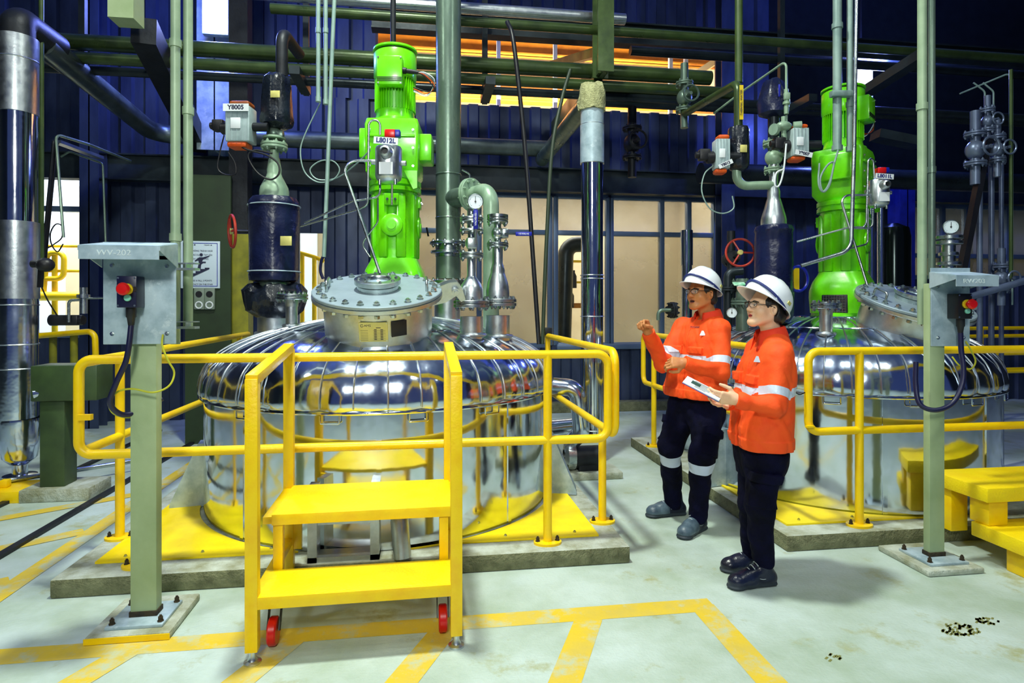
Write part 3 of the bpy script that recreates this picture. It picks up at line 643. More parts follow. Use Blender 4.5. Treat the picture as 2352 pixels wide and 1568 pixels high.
# ---- instrument columns
def icol(px, d0, w, dp, label, mirror, plate_w, plate_h, plate_z, txt, box_m, gpost):
    p = Fz(px, HZ + F * (CH - .05) / d0, .05); x, y = p.x, p.y
    r = thing('switch_stand', label, 'switch stand', (x, y, 0))
    g = MB().bb(x - .19, x + .17, y - .17, y + .22, 0, .035, .01); o = g.build('grout_pad', padcon, r)
    if not mirror:
        MB().bb(x - .191, x + .171, y - .173, y - .169, 0.003, .03).build('painted_edge', yellow, r)
    MB().bb(x - .13, x + .12, y - .12, y + .12, .035, .05, .003).build('base_plate', galv, r)
    for sx in (-.11, .10):
        for sy in (-.09, .10): inst('anchor_bolt', BOLT_A, MX.Translation((x + sx, y + sy, .05)), r)
    b = MB().bb(x - w / 2, x + w / 2, y - dp / 2, y + dp / 2, .05, plate_z + .17, .006); b.build('column', colgreen, r)
    b = MB().bb(x - w / 2 - .004, x + w / 2 + .004, y - dp / 2 - .004, y + dp / 2 + .004, .05, .075, .002); b.build('rusty_foot', rust, r)
    a = rad(-20) if mirror else 0.0
    yp = y - dp / 2 - .02; px_ = x - (0.0 if not mirror else .01) + (-.005 if not mirror else .075)
    pm_ = MX.Translation((px_, yp - (.0 if not mirror else -.0), plate_z)) @ rotz(0 if not mirror else rad(-6))
    pl = MB().box((0, 0, 0), (plate_w, .008, plate_h), pm_, .003).build('back_plate', galv, r)
    for sx in (-1, 1):
        for sz in (-1, 1): inst('plate_bolt', BOLT_G, pm_ @ MX.Translation((sx * (plate_w / 2 - .04), -.004, sz * (plate_h / 2 - .05))) @ MX.Rotation(PI / 2, 4, 'X'), pl)
    # rain hood: sloping sheet with a front lip
    hw = plate_w / 2 + .004; zt_ = plate_h / 2 + (.055 if not mirror else .035)
    hd = MB(); prof = [(.0, zt_), (-.20, zt_ - .03), (-.20, zt_ - .09)]
    for i in range(2):
        (ya, za), (yb, zb) = prof[i], prof[i + 1]
        hd.box((0, 0, 0), (hw * 2, math.hypot(yb - ya, zb - za), .005), pm_ @ MX.Translation((0, (ya + yb) / 2, (za + zb) / 2)) @ MX.Rotation(math.atan2(zb - za, yb - ya), 4, 'X'))
    for sx in (-1, 1):
        hd.prism([(0, zt_), (-.20, zt_ - .03), (-.20, zt_ - .05), (0, plate_h / 2 - .06)], pm_ @ MX.Translation((sx * hw, 0, 0)) @ MX((V((0, 1, 0)), V((0, 0, 1)), V((1, 0, 0)))).transposed().to_4x4(), .004 * sx)
    hd.box((0, 0, 0), (plate_w, .008, .08), pm_ @ MX.Translation((0, 0, plate_h / 2 + .02)))
    h = hd.build('rain_hood', galv, r)
    text('lettering', txt, pm_ @ MX.Translation((-.02, -.2035, zt_ - .062)) @ MX.Rotation(PI / 2, 4, 'X') @ rotz(.0), .034, chalk, h, sx=1.2)
    # push button box
    bz = .035
    bx = -.02 if not mirror else .02
    bo = MB().box((0, 0, 0), (.085, .085, .145), pm_ @ MX.Translation((bx, -.047, bz)), .004).build('switch_box', box_m, r)
    cm = lambda u, v, t: pm_ @ V((bx + u, -.09 - t, bz + v)); out_ = pm_.to_3x3() @ V((0, -1, 0))
    MB().lathe([(.014, 0), (.014, .03), (.026, .034), (.029, .045), (.022, .056), (0, .058)], frame(cm(.005, .012, 0), out_), 28).build('stop_button', red, bo)
    MB().disc(cm(.005, .012, 0), out_, .026, .012, 28, .002).build('button_collar', yellowp, bo)
    MB().disc(cm(.008, -.028, 0), out_, .015, .014, 24, .003).build('start_button', mint, bo)
    MB().disc(cm(.036, .012, 0), out_, .012, .004, 20, .001).build('selector_cap', blackm, bo)
    for sx in (-1, 1):
        for sz in (-1, 1): MB().disc(cm(sx * .035, sz * .063, 0), out_, .0045, .002, 10).build('screw', steel, bo)
    g0 = pm_ @ V((bx + .003, -.05, bz - .07)); dn = V((0, 0, -1))
    MB().lathe([(.022, 0), (.022, .045), (.018, .05), (.013, .085), (0, .085)], frame(g0, dn), 20).build('cable_gland', blackm, bo)
    return r, pm_, g0, pl
LS, lpm, lg0, lpl = icol(336, 2.93, .117, .065, 'left switch stand, pale green post with galvanised hood chalked 202', False, .32, .42, 1.555, 'WV-202', navybox, True)
cable = mat('dark_blue_cable', C(20, 22, 60), 0.4); yg = mat('yellow_green_wire', C(190, 190, 40), 0.5); ygd = mat('green_wire', C(70, 110, 40), 0.5)
e = lg0 + V((0, 0, -.085))
MB().tube(spline([e, e + V((-.005, -.01, -.09)), e + V((-.02, -.01, -.17)), e + V((-.06, -.015, -.27)), e + V((-.09, -.0, -.36)), e + V((-.06, .05, -.42)), e + V((.0, .10, -.41)), e + V((.08, .14, -.36))], 8), .0125, 12).build('cable', cable, LS)
q = lpm @ V((.105, -.012, -.165))
MB().tube(spline([q, q + V((.005, -.02, -.05)), q + V((.03, -.02, -.12)), q + V((.05, -.0, -.18)), q + V((.035, -.02, -.24)), q + V((-.03, -.03, -.268)), q + V((-.12, -.03, -.25)), q + V((-.19, -.02, -.265)), q + V((-.235, .0, -.32)), q + V((-.225, .03, -.375)), q + V((-.16, .05, -.395)), q + V((-.08, .06, -.36))], 8), .0045, 8).build('earth_wire', yg, LS)
RS, rpm, rg0, rpl = icol(2145, 3.62, .10, .05, 'right switch stand, pale green post with galvanised hood chalked 203', True, .235, .40, 1.49, 'RW203', blackbox, False)
e = rg0 + V((0, 0, -.085))
MB().tube(spline([e, e + V((.0, -.005, -.1)), e + V((.0, -.02, -.20)), e + V((-.02, -.03, -.30)), e + V((-.08, -.03, -.40)), e + V((-.18, -.02, -.44)), e + V((-.245, .02, -.41)), e + V((-.245, .05, -.30)), e + V((-.235, .06, -.17))], 8), .014, 12).build('cable', cable, RS)
q = rpm @ V((.085, -.012, -.17))
MB().tube(spline([q, q + V((.02, -.02, -.06)), q + V((.045, -.02, -.12)), q + V((-.0, -.03, -.16)), q + V((-.06, -.02, -.14)), q + V((-.09, 0, -.09))], 8), .0045, 8).build('earth_wire', yg, RS)
# ================================================================ mixers
def mixer(px, d, z0, z1, z2, z3, z4, ang, label, k=1.0, window=True):
    p = W(px, HZ, d); x, y = p.x, p.y
    r = thing('agitator_drive', label, 'mixer', (x, y, z0)); m = MX.Translation((x, y, 0)) @ rotz(ang)
    mz = lambda z: m @ MX.Translation((0, 0, z))
    L = MB().lathe
    MB().lathe([(0, z0 - .05), (.245 * k, z0 - .05), (.25 * k, z0 - .03), (.25 * k, z0 + .03), (.215 * k, z0 + .04), (0, z0 + .04)], m, 40).build('base_flange', green, r)
    b = MB()
    def rr(hx, hy, q, z, n=6):
        out = []
        for (sx, sy, a0) in ((1, 1, 0), (-1, 1, PI / 2), (-1, -1, PI), (1, -1, 1.5 * PI)):
            for i in range(n + 1):
                a = a0 + PI / 2 * i / n; out.append(b.bm.verts.new(m @ V((sx * (hx - q) + q * math.cos(a), sy * (hy - q) + q * math.sin(a), z))))
        return out
    def loft(secs):
        rs = [rr(*s_) for s_ in secs]; N = len(rs[0])
        for A, B in zip(rs, rs[1:]):
            for j in range(N): b.bm.faces.new((A[j], A[(j + 1) % N], B[(j + 1) % N], B[j]))
        b.bm.faces.new(rs[0][::-1]); b.bm.faces.new(rs[-1])
    H = z1 - z0
    loft([(.225 * k, .225 * k, .1, z0 + .03), (.235 * k, .235 * k, .11, z0 + H * .45), (.235 * k, .235 * k, .12, z0 + H * .62), (.215 * k, .215 * k, .12, z0 + H * .82), (.185 * k, .185 * k, .13, z1), (.178 * k, .178 * k, .13, z1 + .02)])
    bell = b.build('lantern', green, r, 50)
    for (a, w) in ((-PI / 2, .24 * k), (0, .2 * k), (PI, .2 * k)):
        q = m @ rotz(a + PI / 2) @ MX.Translation((0, -.232 * k, z0 + H * .30))
        MB().box((0, 0, 0), (w, .016, H * .42), q, .006).build('guard_opening', blackm, r)
        g = MB()
        for i in range(9): g.box((0, 0, 0), (.003, .004, H * .40), q @ MX.Translation((-w * .42 + w * .84 * i / 8, -.010, 0)))
        for i in range(7): g.box((0, 0, 0), (w * .9, .004, .003), q @ MX.Translation((0, -.010, -H * .18 + H * .36 * i / 6)))
        g.build('guard_mesh', steel, r)
    # body with corner ribs and round boss
    b = MB(); hb = z2 - z1
    b.lathe([(.172 * k, z1 - .01), (.168 * k, z1 + .1 * hb), (.168 * k, z2 - .12 * hb), (.178 * k, z2 - .06 * hb), (.178 * k, z2)], m, 36)
    for i in range(8):
        a = PI / 8 + i * PI / 4; b.box(m @ V((.166 * k * math.cos(a), .166 * k * math.sin(a), (z1 + z2) / 2)), (.05, .075, hb * .92), m.to_3x3() @ MX.Rotation(a, 3, 'Z'), .012)
    b.build('intermediate_housing', green, r)
    for a in (-PI / 2, PI / 2, 0):
        q = V((.185 * k * math.cos(a), .185 * k * math.sin(a), z1 + hb * .5)); dd = m.to_3x3() @ V((math.cos(a), math.sin(a), 0))
        MB().lathe([(0, 0), (.085 * k, 0), (.085 * k, .010), (.080 * k, .014), (.036 * k, .014), (.034 * k, .022), (0, .022)], frame(m @ q, dd), 36).build('round_boss', green, r)
        MB().box(m @ V((.19 * k * math.cos(a), .19 * k * math.sin(a), z2 - hb * .14)), (.03, .11, .09), m.to_3x3() @ MX.Rotation(a, 3, 'Z'), .006).build('pad_lug', green, r)
        for s in (-1, 1):
            inst('lug_bolt', BOLT_G, frame(m @ V((.205 * k * math.cos(a) - s * .03 * math.sin(a), .205 * k * math.sin(a) + s * .03 * math.cos(a), z2 - hb * .14)), dd), r)
    MB().lathe([(.18 * k, z2), (.205 * k, z2), (.205 * k, z2 + .03), (.195 * k, z2 + .033), (.195 * k, z2 + .045), (.205 * k, z2 + .048), (.205 * k, z2 + .085), (.19 * k, z2 + .09), (0, z2 + .09)], m, 44).build('coupling_ring', green, r)
    # gearbox
    za, zb = z2 + .085, z3; hg = zb - za
    b = MB(); loft([(.165 * k, .165 * k, .05, za), (.2 * k, .195 * k, .02, za + hg * .12), (.205 * k, .20 * k, .02, za + hg * .9), (.195 * k, .19 * k, .03, zb)]); b.build('gearbox', green, r)
    MB().box(m @ V((.245 * k, .02, za + hg * .58)), (.10 * k, .22 * k, hg * .46), m.to_3x3(), .012).build('gearbox_side_cover', green, r)
    MB().box(m @ V((-.225 * k, -.01, za + hg * .62)), (.07 * k, .25 * k, hg * .5), m.to_3x3(), .012).build('gearbox_side_cover', green, r)
    MB().box(m @ V((.0, -.206 * k, za + hg * .70)), (.36 * k, .02, .02), m.to_3x3(), .004).build('gearbox_rib', green, r)
    MB().prism([(.10, 0), (.20, 0), (.20, -.13), (.17, -.14)], m @ MX.Translation((0, -.205 * k, za + .05)) @ MX.Rotation(PI / 2, 4, 'X'), .03).build('gearbox_gusset', green, r)
    for i in range(3):
        for s in (-1, 1):
            inst('cover_screw', BOLT_G, frame(m @ V((s * .165 * k, -.205 * k, za + hg * (.2 + .3 * i))), m.to_3x3() @ V((0, -1, 0))), r)
    # motor
    zm = z3; hm = z4 - z3
    MB().lathe([(.16 * k, zm - .005), (.18 * k, zm), (.18 * k, zm + .02), (.158 * k, zm + .03), (.150 * k, zm + .12 * hm), (.150 * k, zm + .16 * hm), (0, zm + .16 * hm)], m, 36).build('motor_flange', green, r)
    b = MB(); b.lathe([(.138 * k, zm + .10 * hm), (.138 * k, zm + .62 * hm)], m, 36)
    for i in range(44):
        a = 2 * PI * i / 44; b.box(m @ V((.148 * k * math.cos(a), .148 * k * math.sin(a), zm + .38 * hm)), (.026, .005, .44 * hm), m.to_3x3() @ MX.Rotation(a, 3, 'Z'))
    b.build('finned_stator', green, r)
    MB().lathe([(.160 * k, zm + .56 * hm), (.168 * k, zm + .60 * hm), (.168 * k, zm + .90 * hm), (.160 * k, zm + .92 * hm), (0, zm + .92 * hm)], m, 40).build('fan_cowl', green, r)
    MB().lathe([(.15 * k, zm + .915 * hm), (.15 * k, zm + .945 * hm)], m, 40).build('air_gap', blackm, r)
    MB().lathe([(0, zm + .94 * hm), (.165 * k, zm + .94 * hm), (.174 * k, zm + .945 * hm), (.172 * k, zm + .97 * hm), (.13 * k, zm + .995 * hm), (.05 * k, zm + hm), (0, zm + hm)], m, 40).build('rain_cover', green, r)
    tb = MB().box(m @ V((-.01, -.185 * k, zm + .58 * hm)), (.19 * k, .085, .36 * hm), m.to_3x3(), .006).build('terminal_box', green, r)
    for i in range(3): MB().box(m @ V((-.01, -.185 * k - .044, zm + .45 * hm + i * .012)), (.185 * k, .006, .004), m.to_3x3()).build('terminal_box_groove', darkm, tb)
    for sx in (-1, 1):
        for sz in (-1, 1): inst('box_screw', BOLT_G, frame(m @ V((-.01 + sx * .085 * k, -.185 * k - .042, zm + .58 * hm + sz * .16 * hm)), m.to_3x3() @ V((0, -1, 0))) @ MX.Scale(.7, 4), tb)
    gq = m @ V((.085 * k, -.185 * k, zm + .60 * hm)); gd = m.to_3x3() @ V((1, 0, -.12))
    MB().lathe([(.02, 0), (.024, .0), (.024, .025), (.018, .03), (.018, .07), (.012, .12), (0, .12)], frame(gq, gd), 16).build('cable_gland', darkm, tb)
    e = gq + gd * .12
    for i, (mm, o) in enumerate(((orangep, 0), (steel, .01), (blackm, -.012), (white, .02))):
        MB().tube(spline([e, e + m.to_3x3() @ V((.05, 0, -.02 + o)), e + m.to_3x3() @ V((.12, .03, -.09 + o * 2)), e + m.to_3x3() @ V((.06, .08, -.13 - o)), e + m.to_3x3() @ V((-.05, .10, -.09 - o))], 6), .0045, 6).build('motor_cable', mm, r)
    MB().cyl(m @ V((-.02, .02, z4 - .02)), m @ V((-.02, .02, z4 + 1.6)), .022, n=10).build('lifting_conduit', darkm, r)
    return r
mixer(908, 4.85, 1.50, 1.88, 2.42, 2.965, 3.575, rad(-6), 'tall green mixer drive standing on the left tank', 1.0)
mixer(1936, 5.28, 1.44, 1.80, 2.34, 2.86, 3.42, rad(38), 'tall green mixer drive standing on the right tank', 1.0)
# ================================================================ piping helpers
def flange(b, p, d, R, t=.018, gap=True, nb=8):
    p, d = V(p), V(d).normalized()
    b.disc(p, d, R, t, 28, .003)
    if gap: b.disc(p + d * (t + .004), d, R, t, 28, .003); b.disc(p + d * t, d, R * .72, .005, 20)
    m = frame(p, d); T = (2 * t + .004) if gap else t
    for i in range(nb):
        a = 2 * PI * (i + .5) / nb; q = m @ V((R * .84 * math.cos(a), R * .84 * math.sin(a), 0))
        b.cyl(q - d * .022, q + d * (T + .022), .0065, n=8)
        for zz in (-.012, T): b.lathe([(0, zz), (.012, zz), (.012, zz + .012), (0, zz + .012)], frame(q, d), 6)
    return b
UP = V((0, 0, 1))
def vz(px, py, d): return W(px, py, d)
def pipe_thing(name, label, cat, pts, r, m, fr=.12, group=None, n=16):
    b = MB().tube(fillet(pts, fr, 8), r, n); return single(name, b, m, label, cat, group)
def dial(r, c, d, R, name='gauge_head'):
    o = MB().lathe([(0, -.02), (R * .9, -.02), (R, -.012), (R, .006), (R * .93, .010), (R * .9, .004), (0, .004)], frame(c, d), 32).build(name, steel, r)
    f = MB().disc(V(c) + V(d).normalized() * .0045, d, R * .89, .001, 32).build('dial_face', gauge, o)
    k = frame(V(c) + V(d).normalized() * .0062, d, V(d).cross(UP) * -1)
    b = MB()
    for i in range(21):
        a = rad(225 - 270 * i / 20); L = .16 if i % 5 == 0 else .09
        b.bar(k @ V((R * .8 * math.cos(a), R * .8 * math.sin(a), 0)), k @ V((R * (.8 - L) * math.cos(a), R * (.8 - L) * math.sin(a), 0)), R * .03, .0006, k.to_3x3() @ V((0, 0, 1)))
    b.build('scale_marks', inkdark, o)
    b = MB(); b.bar(k @ V((0, -R * .2, .001)), k @ V((0, R * .66, .001)), R * .07, .0008, k.to_3x3() @ V((0, 0, 1))); b.disc(k @ V((0, 0, 0)), k.to_3x3() @ V((0, 0, 1)), R * .12, .002, 14)
    b.build('needle', blackm, o)
    return o
tocam = lambda p: (V((0, 0, CH)) - V(p)).normalized()
flat = lambda v: V((v.x, v.y, 0)).normalized()
# big riser over the left tank
pr = W(1030, HZ, 5.2); x, y = pr.x, pr.y
zz = lambda py, d=5.2: W(0, py, d).z
br = thing('process_pipe', 'thick grey-green riser pipe just right of the left green mixer', 'pipe', (x, y, 1.70))
MB().cyl((x, y, 1.76), (x, y, 7.3), .107, n=32).build('pipe_run', pipeg, br)
for py in (402, 501): MB().torus((x, y, zz(py)), UP, .107, .006, 32, 6).build('weld_seam', pipeg, br)
b = MB(); flange(b, (x, y, 1.695), UP, .158, .024, True, 12); flange(b, (x, y, zz(585) + .01), UP, .15, .022, False, 0); b.build('flange_pair', steel, br)
b = MB(); flange(b, (x, y, zz(562)), UP, .158, .024, False, 12); b.cyl((x, y, zz(590)), (x, y, zz(560)), .112, n=28); b.build('upper_flange', steel, br)
b = MB().bar((x - .17, y - .05, zz(598)), (x - .17, y - .05, zz(540)), .02, .008).bar((x - .17, y - .05, zz(545)), (x - .185, y - .06, zz(525)), .015, .008); b.build('valve_lever', darkm, br)
# branch elbow
fb = W(1078, 448, 4.98); bd = cam_dir(.78, .0, -.63)
b = MB().tube([V((x, y, fb.z)), fb], .082, 24); b.build('branch_stub', pipeg, br)
ebw = thing('elbow_pipe', 'pale green elbow pipe bolted to the riser and dropping to the left dome', 'pipe', fb)
b = MB(); flange(b, fb, bd, .135, .02, True, 10); b.build('flange_pair', palepipe, ebw)
ve = W(1128, 620, 4.72)
b = MB().tube(fillet([fb + bd * .04, V((ve.x, ve.y, fb.z)), V((ve.x, ve.y, 1.36))], .17, 12), .062, 24); b.build('pipe_bend', palepipe, ebw)
b = MB().tube(spline([fb + V((0, 0, .12)), fb + V((.0, 0, .17)), fb + V((-.06, -.02, .20))], 4), .008, 8); b.build('valve_lever', steel, ebw)
# instrument nozzles A and B
def cone_stack(xy, d, r0, zb, prof, label, m=steel):
    t = thing('nozzle_spool', label, 'pipe fitting', (*xy, zb)); return t
def zA(py): return W(0, py, 4.25).z
def zB(py): return W(0, py, 4.45).z
xA, yA = NA; xB, yB = NB; mA = MX.Translation((xA, yA, 0)); mB = MX.Translation((xB, yB, 0))
ta = thing('nozzle_spool', 'left coned nozzle spool on the left dome, with gauge and upright blue lever', 'pipe fitting', (xA, yA, zA(705)))
b = MB(); flange(b, (xA, yA, zA(706)), UP, .125, .022, True, 10); b.build('flange_pair', steel, ta)
MB().lathe([(.082, zA(690)), (.082, zA(670)), (.079, zA(662)), (.070, zA(653)), (.036, zA(637)), (.031, zA(634)), (.031, zA(592))], mA, 32).build('reducer', steelb, ta)
b = MB(); flange(b, (xA, yA, zA(592)), UP, .083, .016, True, 6); b.build('flange_pair', steel, ta)
b = MB(); b.cyl((xA, yA, zA(583)), (xA, yA, zA(525)), .026).ball((xA, yA, zA(558)), .045, (1, 1, 1.1)); flange(b, (xA, yA, zA(532)), UP, .083, .016, False, 6); b.box((xA, yA - .04, zA(560)), (.07, .05, .08), None, .01); b.build('ball_valve', steel, ta)
b = MB(); b.cyl((xA, yA, zA(527)), (xA, yA, zA(480)), .03); flange(b, (xA, yA, zA(510)), UP, .082, .014, True, 6)
b.build('gauge_seal', steel, ta)
qb = W(1093, 528, 4.16)
MB().tube([W(1092, 560, 4.18), W(1093, 525, 4.16)], .007, 8).build('lever_stem', steel, ta)
o = MB().box(W(1092.5, 504, 4.16), (.032, .014, .135), rotz(-TH), .006).build('lever_handle', bluep, ta)
text('lettering', 'VALVE-15', MX.Translation(W(1092.5, 504, 4.152)) @ rotz(-TH) @ MX.Rotation(PI / 2, 4, 'X') @ rotz(PI / 2), .02, white, o)
gc = W(1092, 463, 4.17); MB().cyl((xA, yA, zA(485)), (gc.x, gc.y + .02, gc.z - .04), .012, n=10).build('gauge_stem', steel, ta)
dial(ta, gc, flat(tocam(gc)), .054)
tb_ = thing('nozzle_spool', 'right coned nozzle spool on the left dome, with lever pointing right', 'pipe fitting', (xB, yB, zB(705)))
b = MB(); flange(b, (xB, yB, zB(703)), UP, .14, .024, True, 12); b.build('flange_pair', steel, tb_)
MB().lathe([(.086, zB(687)), (.086, zB(670)), (.083, zB(660)), (.076, zB(648)), (.056, zB(630)), (.052, zB(626)), (.052, zB(620)), (.044, zB(610)), (.038, zB(605)), (.038, zB(560))], mB, 32).build('reducer', steelb, tb_)
b = MB(); flange(b, (xB, yB, zB(568)), UP, .08, .015, True, 6); b.build('flange_pair', steel, tb_)
b = MB(); b.cyl((xB, yB, zB(560)), (xB, yB, zB(505)), .026).ball((xB, yB, zB(536)), .046, (1, 1, 1.1)); flange(b, (xB, yB, zB(512)), UP, .078, .015, True, 6); b.disc((xB, yB, zB(500)), UP, .078, .02, 24); b.box((xB + .05, yB - .03, zB(537)), (.05, .06, .07), None, .01); b.build('ball_valve', steel, tb_)
MB().bar(W(1160, 537, 4.4), W(1186, 537, 4.36), .02, .012).build('lever_stem', steel, tb_)
o = MB().box(W(1203, 537, 4.34), (.118, .014, .030), rotz(-TH), .006).build('lever_handle', bluep, tb_)
text('lettering', '15-VALVE', MX.Translation(W(1203, 537, 4.332)) @ rotz(-TH) @ MX.Rotation(PI / 2, 4, 'X'), .018, white, o)
# short nozzle with blind flange (left dome front) and right dome twin
def blind(xy, d, py, R, label):
    z = W(0, py, d).z; t = thing('blind_flange', label, 'flange', (*xy, z))
    b = MB(); flange(b, (*xy, z), UP, R, .018, True, 8); b.build('flange_pair', steel, t)
    b = MB().cyl((xy[0], xy[1], z - .05), (xy[0], xy[1], z), .045, .05); b.build('weld_neck', steelb, t); return t
blind(NC, 4.45, 688, .115, 'bolted blind flange on the left dome before the blue jacketed valve')
blind(NR, 4.55, 708, .105, 'bolted blind flange on the right dome before the right green mixer')
# ---- jacketed valve stacks
def crumple(prof, m, n=56, amp=.008, seed=0.0):
    b = MB(); rings = []
    for (r, z) in prof:
        ring = []
        for j in range(n):
            a = 2 * PI * j / n; w = mnoise.noise(V((math.cos(a) * 3 + seed, math.sin(a) * 3, z * 9))) * amp
            ring.append(b.bm.verts.new(m @ V(((r + w) * math.cos(a), (r + w) * math.sin(a), z + w * .5))))
        rings.append(ring)
    for A, B in zip(rings, rings[1:]):
        for j in range(n): b.bm.faces.new((A[j], A[(j + 1) % n], B[(j + 1) % n], B[j]))
    b.bm.faces.new(rings[0][::-1]); b.bm.faces.new(rings[-1]); return b
def actuator(px, py, d, w, h, dep, txt, label, tagpos=None, tilt=0.0, cap=orangep, cap2=orangedk, rot=0.0):
    c = W(px, py, d); m = MX.Translation(c) @ rotz(-TH + rot)
    t = thing('valve_actuator', label, 'actuator', c)
    MB().box((0, 0, 0), (w, dep, h), m, .012).build('actuator_case', boxgrey, t)
    b = MB()
    for i in range(5): b.box((0, 0, 0), (.004, .006, h * .96), m @ MX.Translation((-w * .42 + w * .21 * i, -dep / 2 - .001, 0)))
    b.build('case_ribs', boxgrey, t)
    for s, cm_ in ((1, cap2), (-1, cap)):
        MB().box((0, 0, 0), (w * .82, dep * .9, h * .17), m @ MX.Translation((.01 * s, 0, s * h * .57)), .02).build('end_cap', cm_, t)
    MB().box((0, 0, 0), (w * .4, .01, h * .3), m @ MX.Translation((-.01, -dep / 2 - .003, 0)), .002).build('data_plate', white, t)
    b = MB().disc(m @ V((-w / 2, 0, -.02)), m.to_3x3() @ V((-1, 0, 0)), .05, .06, 18, .008).box((0, 0, 0), (.09, .08, .09), m @ MX.Translation((-w / 2 - .08, 0, 0)), .012).disc(m @ V((-w / 2 - .12, 0, 0)), m.to_3x3() @ V((-1, 0, 0)), .028, .03, 16, .004)
    b.build('limit_switch', blackm, t)
    MB().disc(m @ V((w / 2, 0, -.01)), m.to_3x3() @ V((1, 0, 0)), .035, .12, 16, .004).build('drive_shaft', darkm, t)
    if tagpos:
        u, v = tagpos; tm = m @ MX.Translation((u, -dep / 2 - .020, v)) @ MX.Rotation(tilt, 4, 'Y')
        o = MB().box((0, 0, 0), (w * 1.04, .004, w * .30), tm).build('tag_plate', white, t)
        text('lettering', txt, tm @ MX.Translation((0, -.0025, 0)) @ MX.Rotation(PI / 2, 4, 'X'), w * .25, inkdark, o, offs=.0015)
    return t, m
xJ, yJ = NJ; mJ = MX.Translation((xJ, yJ, 0)); zJ = lambda py: W(0, py, 5.0).z
tj = thing('jacketed_valve', 'large navy jacketed vessel valve on the left dome with crumpled black skirt', 'valve', (xJ, yJ, zJ(725)))
crumple([(.15, zJ(728)), (.21, zJ(715)), (.235, zJ(695)), (.23, zJ(670)), (.19, zJ(655)), (.13, zJ(652))], MX.Translation((xJ + .01, yJ, 0)), 56, .05, 2.0).build('lower_skirt', blackj, tj)
MB().lathe([(.13, zJ(728)), (.13, zJ(640))], mJ, 32).build('stub', pipeg, tj)
crumple([(.14, zJ(648)), (.185, zJ(645)), (.197, zJ(632)), (.192, zJ(622)), (.195, zJ(560)), (.2, zJ(500)), (.197, zJ(478)), (.202, zJ(474)), (.2, zJ(466)), (.175, zJ(456)), (.11, zJ(452))], mJ, 64, .014, 5.0).build('insulation_jacket', navyj, tj)
for py in (624, 474): MB().torus((xJ, yJ, zJ(py)), UP, .203, .005, 48, 6).build('jacket_piping', galv, tj)
MB().bar((xJ + .13, yJ - .155, zJ(490)), (xJ + .13, yJ - .155, zJ(565)), .006, .004).build('jacket_seam', galv, tj)
MB().box(W(657, 553, 4.80), (.09, .008, .075), rotz(-TH), .002).build('jacket_label', brasst, tj)
MB().lathe([(.115, zJ(470)), (.115, zJ(440)), (.108, zJ(430)), (.062, zJ(405)), (.056, zJ(398)), (.058, zJ(390)), (.045, zJ(368)), (.036, zJ(360)), (.036, zJ(345))], mJ, 32).build('reducer', palepipe, tj)
b = MB(); flange(b, (xJ, yJ, zJ(342)), UP, .105, .02, True, 8); flange(b, (xJ, yJ, zJ(320)), UP, .09, .018, False, 0); b.build('flange_pair', palepipe, tj)
b = MB().cyl((xJ, yJ, zJ(335)), (xJ, yJ, zJ(285)), .032).ball((xJ, yJ, zJ(308)), .062).box((xJ + .05, yJ - .02, zJ(310)), (.06, .06, .06), None, .01); b.build('ball_valve', pipeg, tj)
tk = thing('jacketed_pipe', 'black jacketed pipe joint above the tagged actuator Y8005', 'pipe fitting', (xJ, yJ, zJ(290)))
m2 = MX.Translation((xJ + .02, yJ, 0))
crumple([(.07, zJ(296)), (.125, zJ(288)), (.132, zJ(278)), (.125, zJ(262)), (.118, zJ(230)), (.112, zJ(195)), (.108, zJ(182)), (.07, zJ(172)), (.045, zJ(170))], m2, 56, .010, 9.0).build('insulation_jacket', blackj, tk)
MB().box(W(632, 216, 4.86), (.075, .008, .055), rotz(-TH), .002).build('jacket_label', brasst, tk)
MB().tube(fillet([(xJ + .06, yJ, zJ(175)), (xJ + .06, yJ, zJ(70)), (xJ + .10, yJ + .5, zJ(66))], .12), .048, 16).build('pipe_run', darkm, tk)
actuator(554, 289, 4.9, .195, .285, .15, 'Y8005', 'upright grey valve actuator with orange caps tagged Y8005', (-.0, .118), 0, orangep, orangedk)
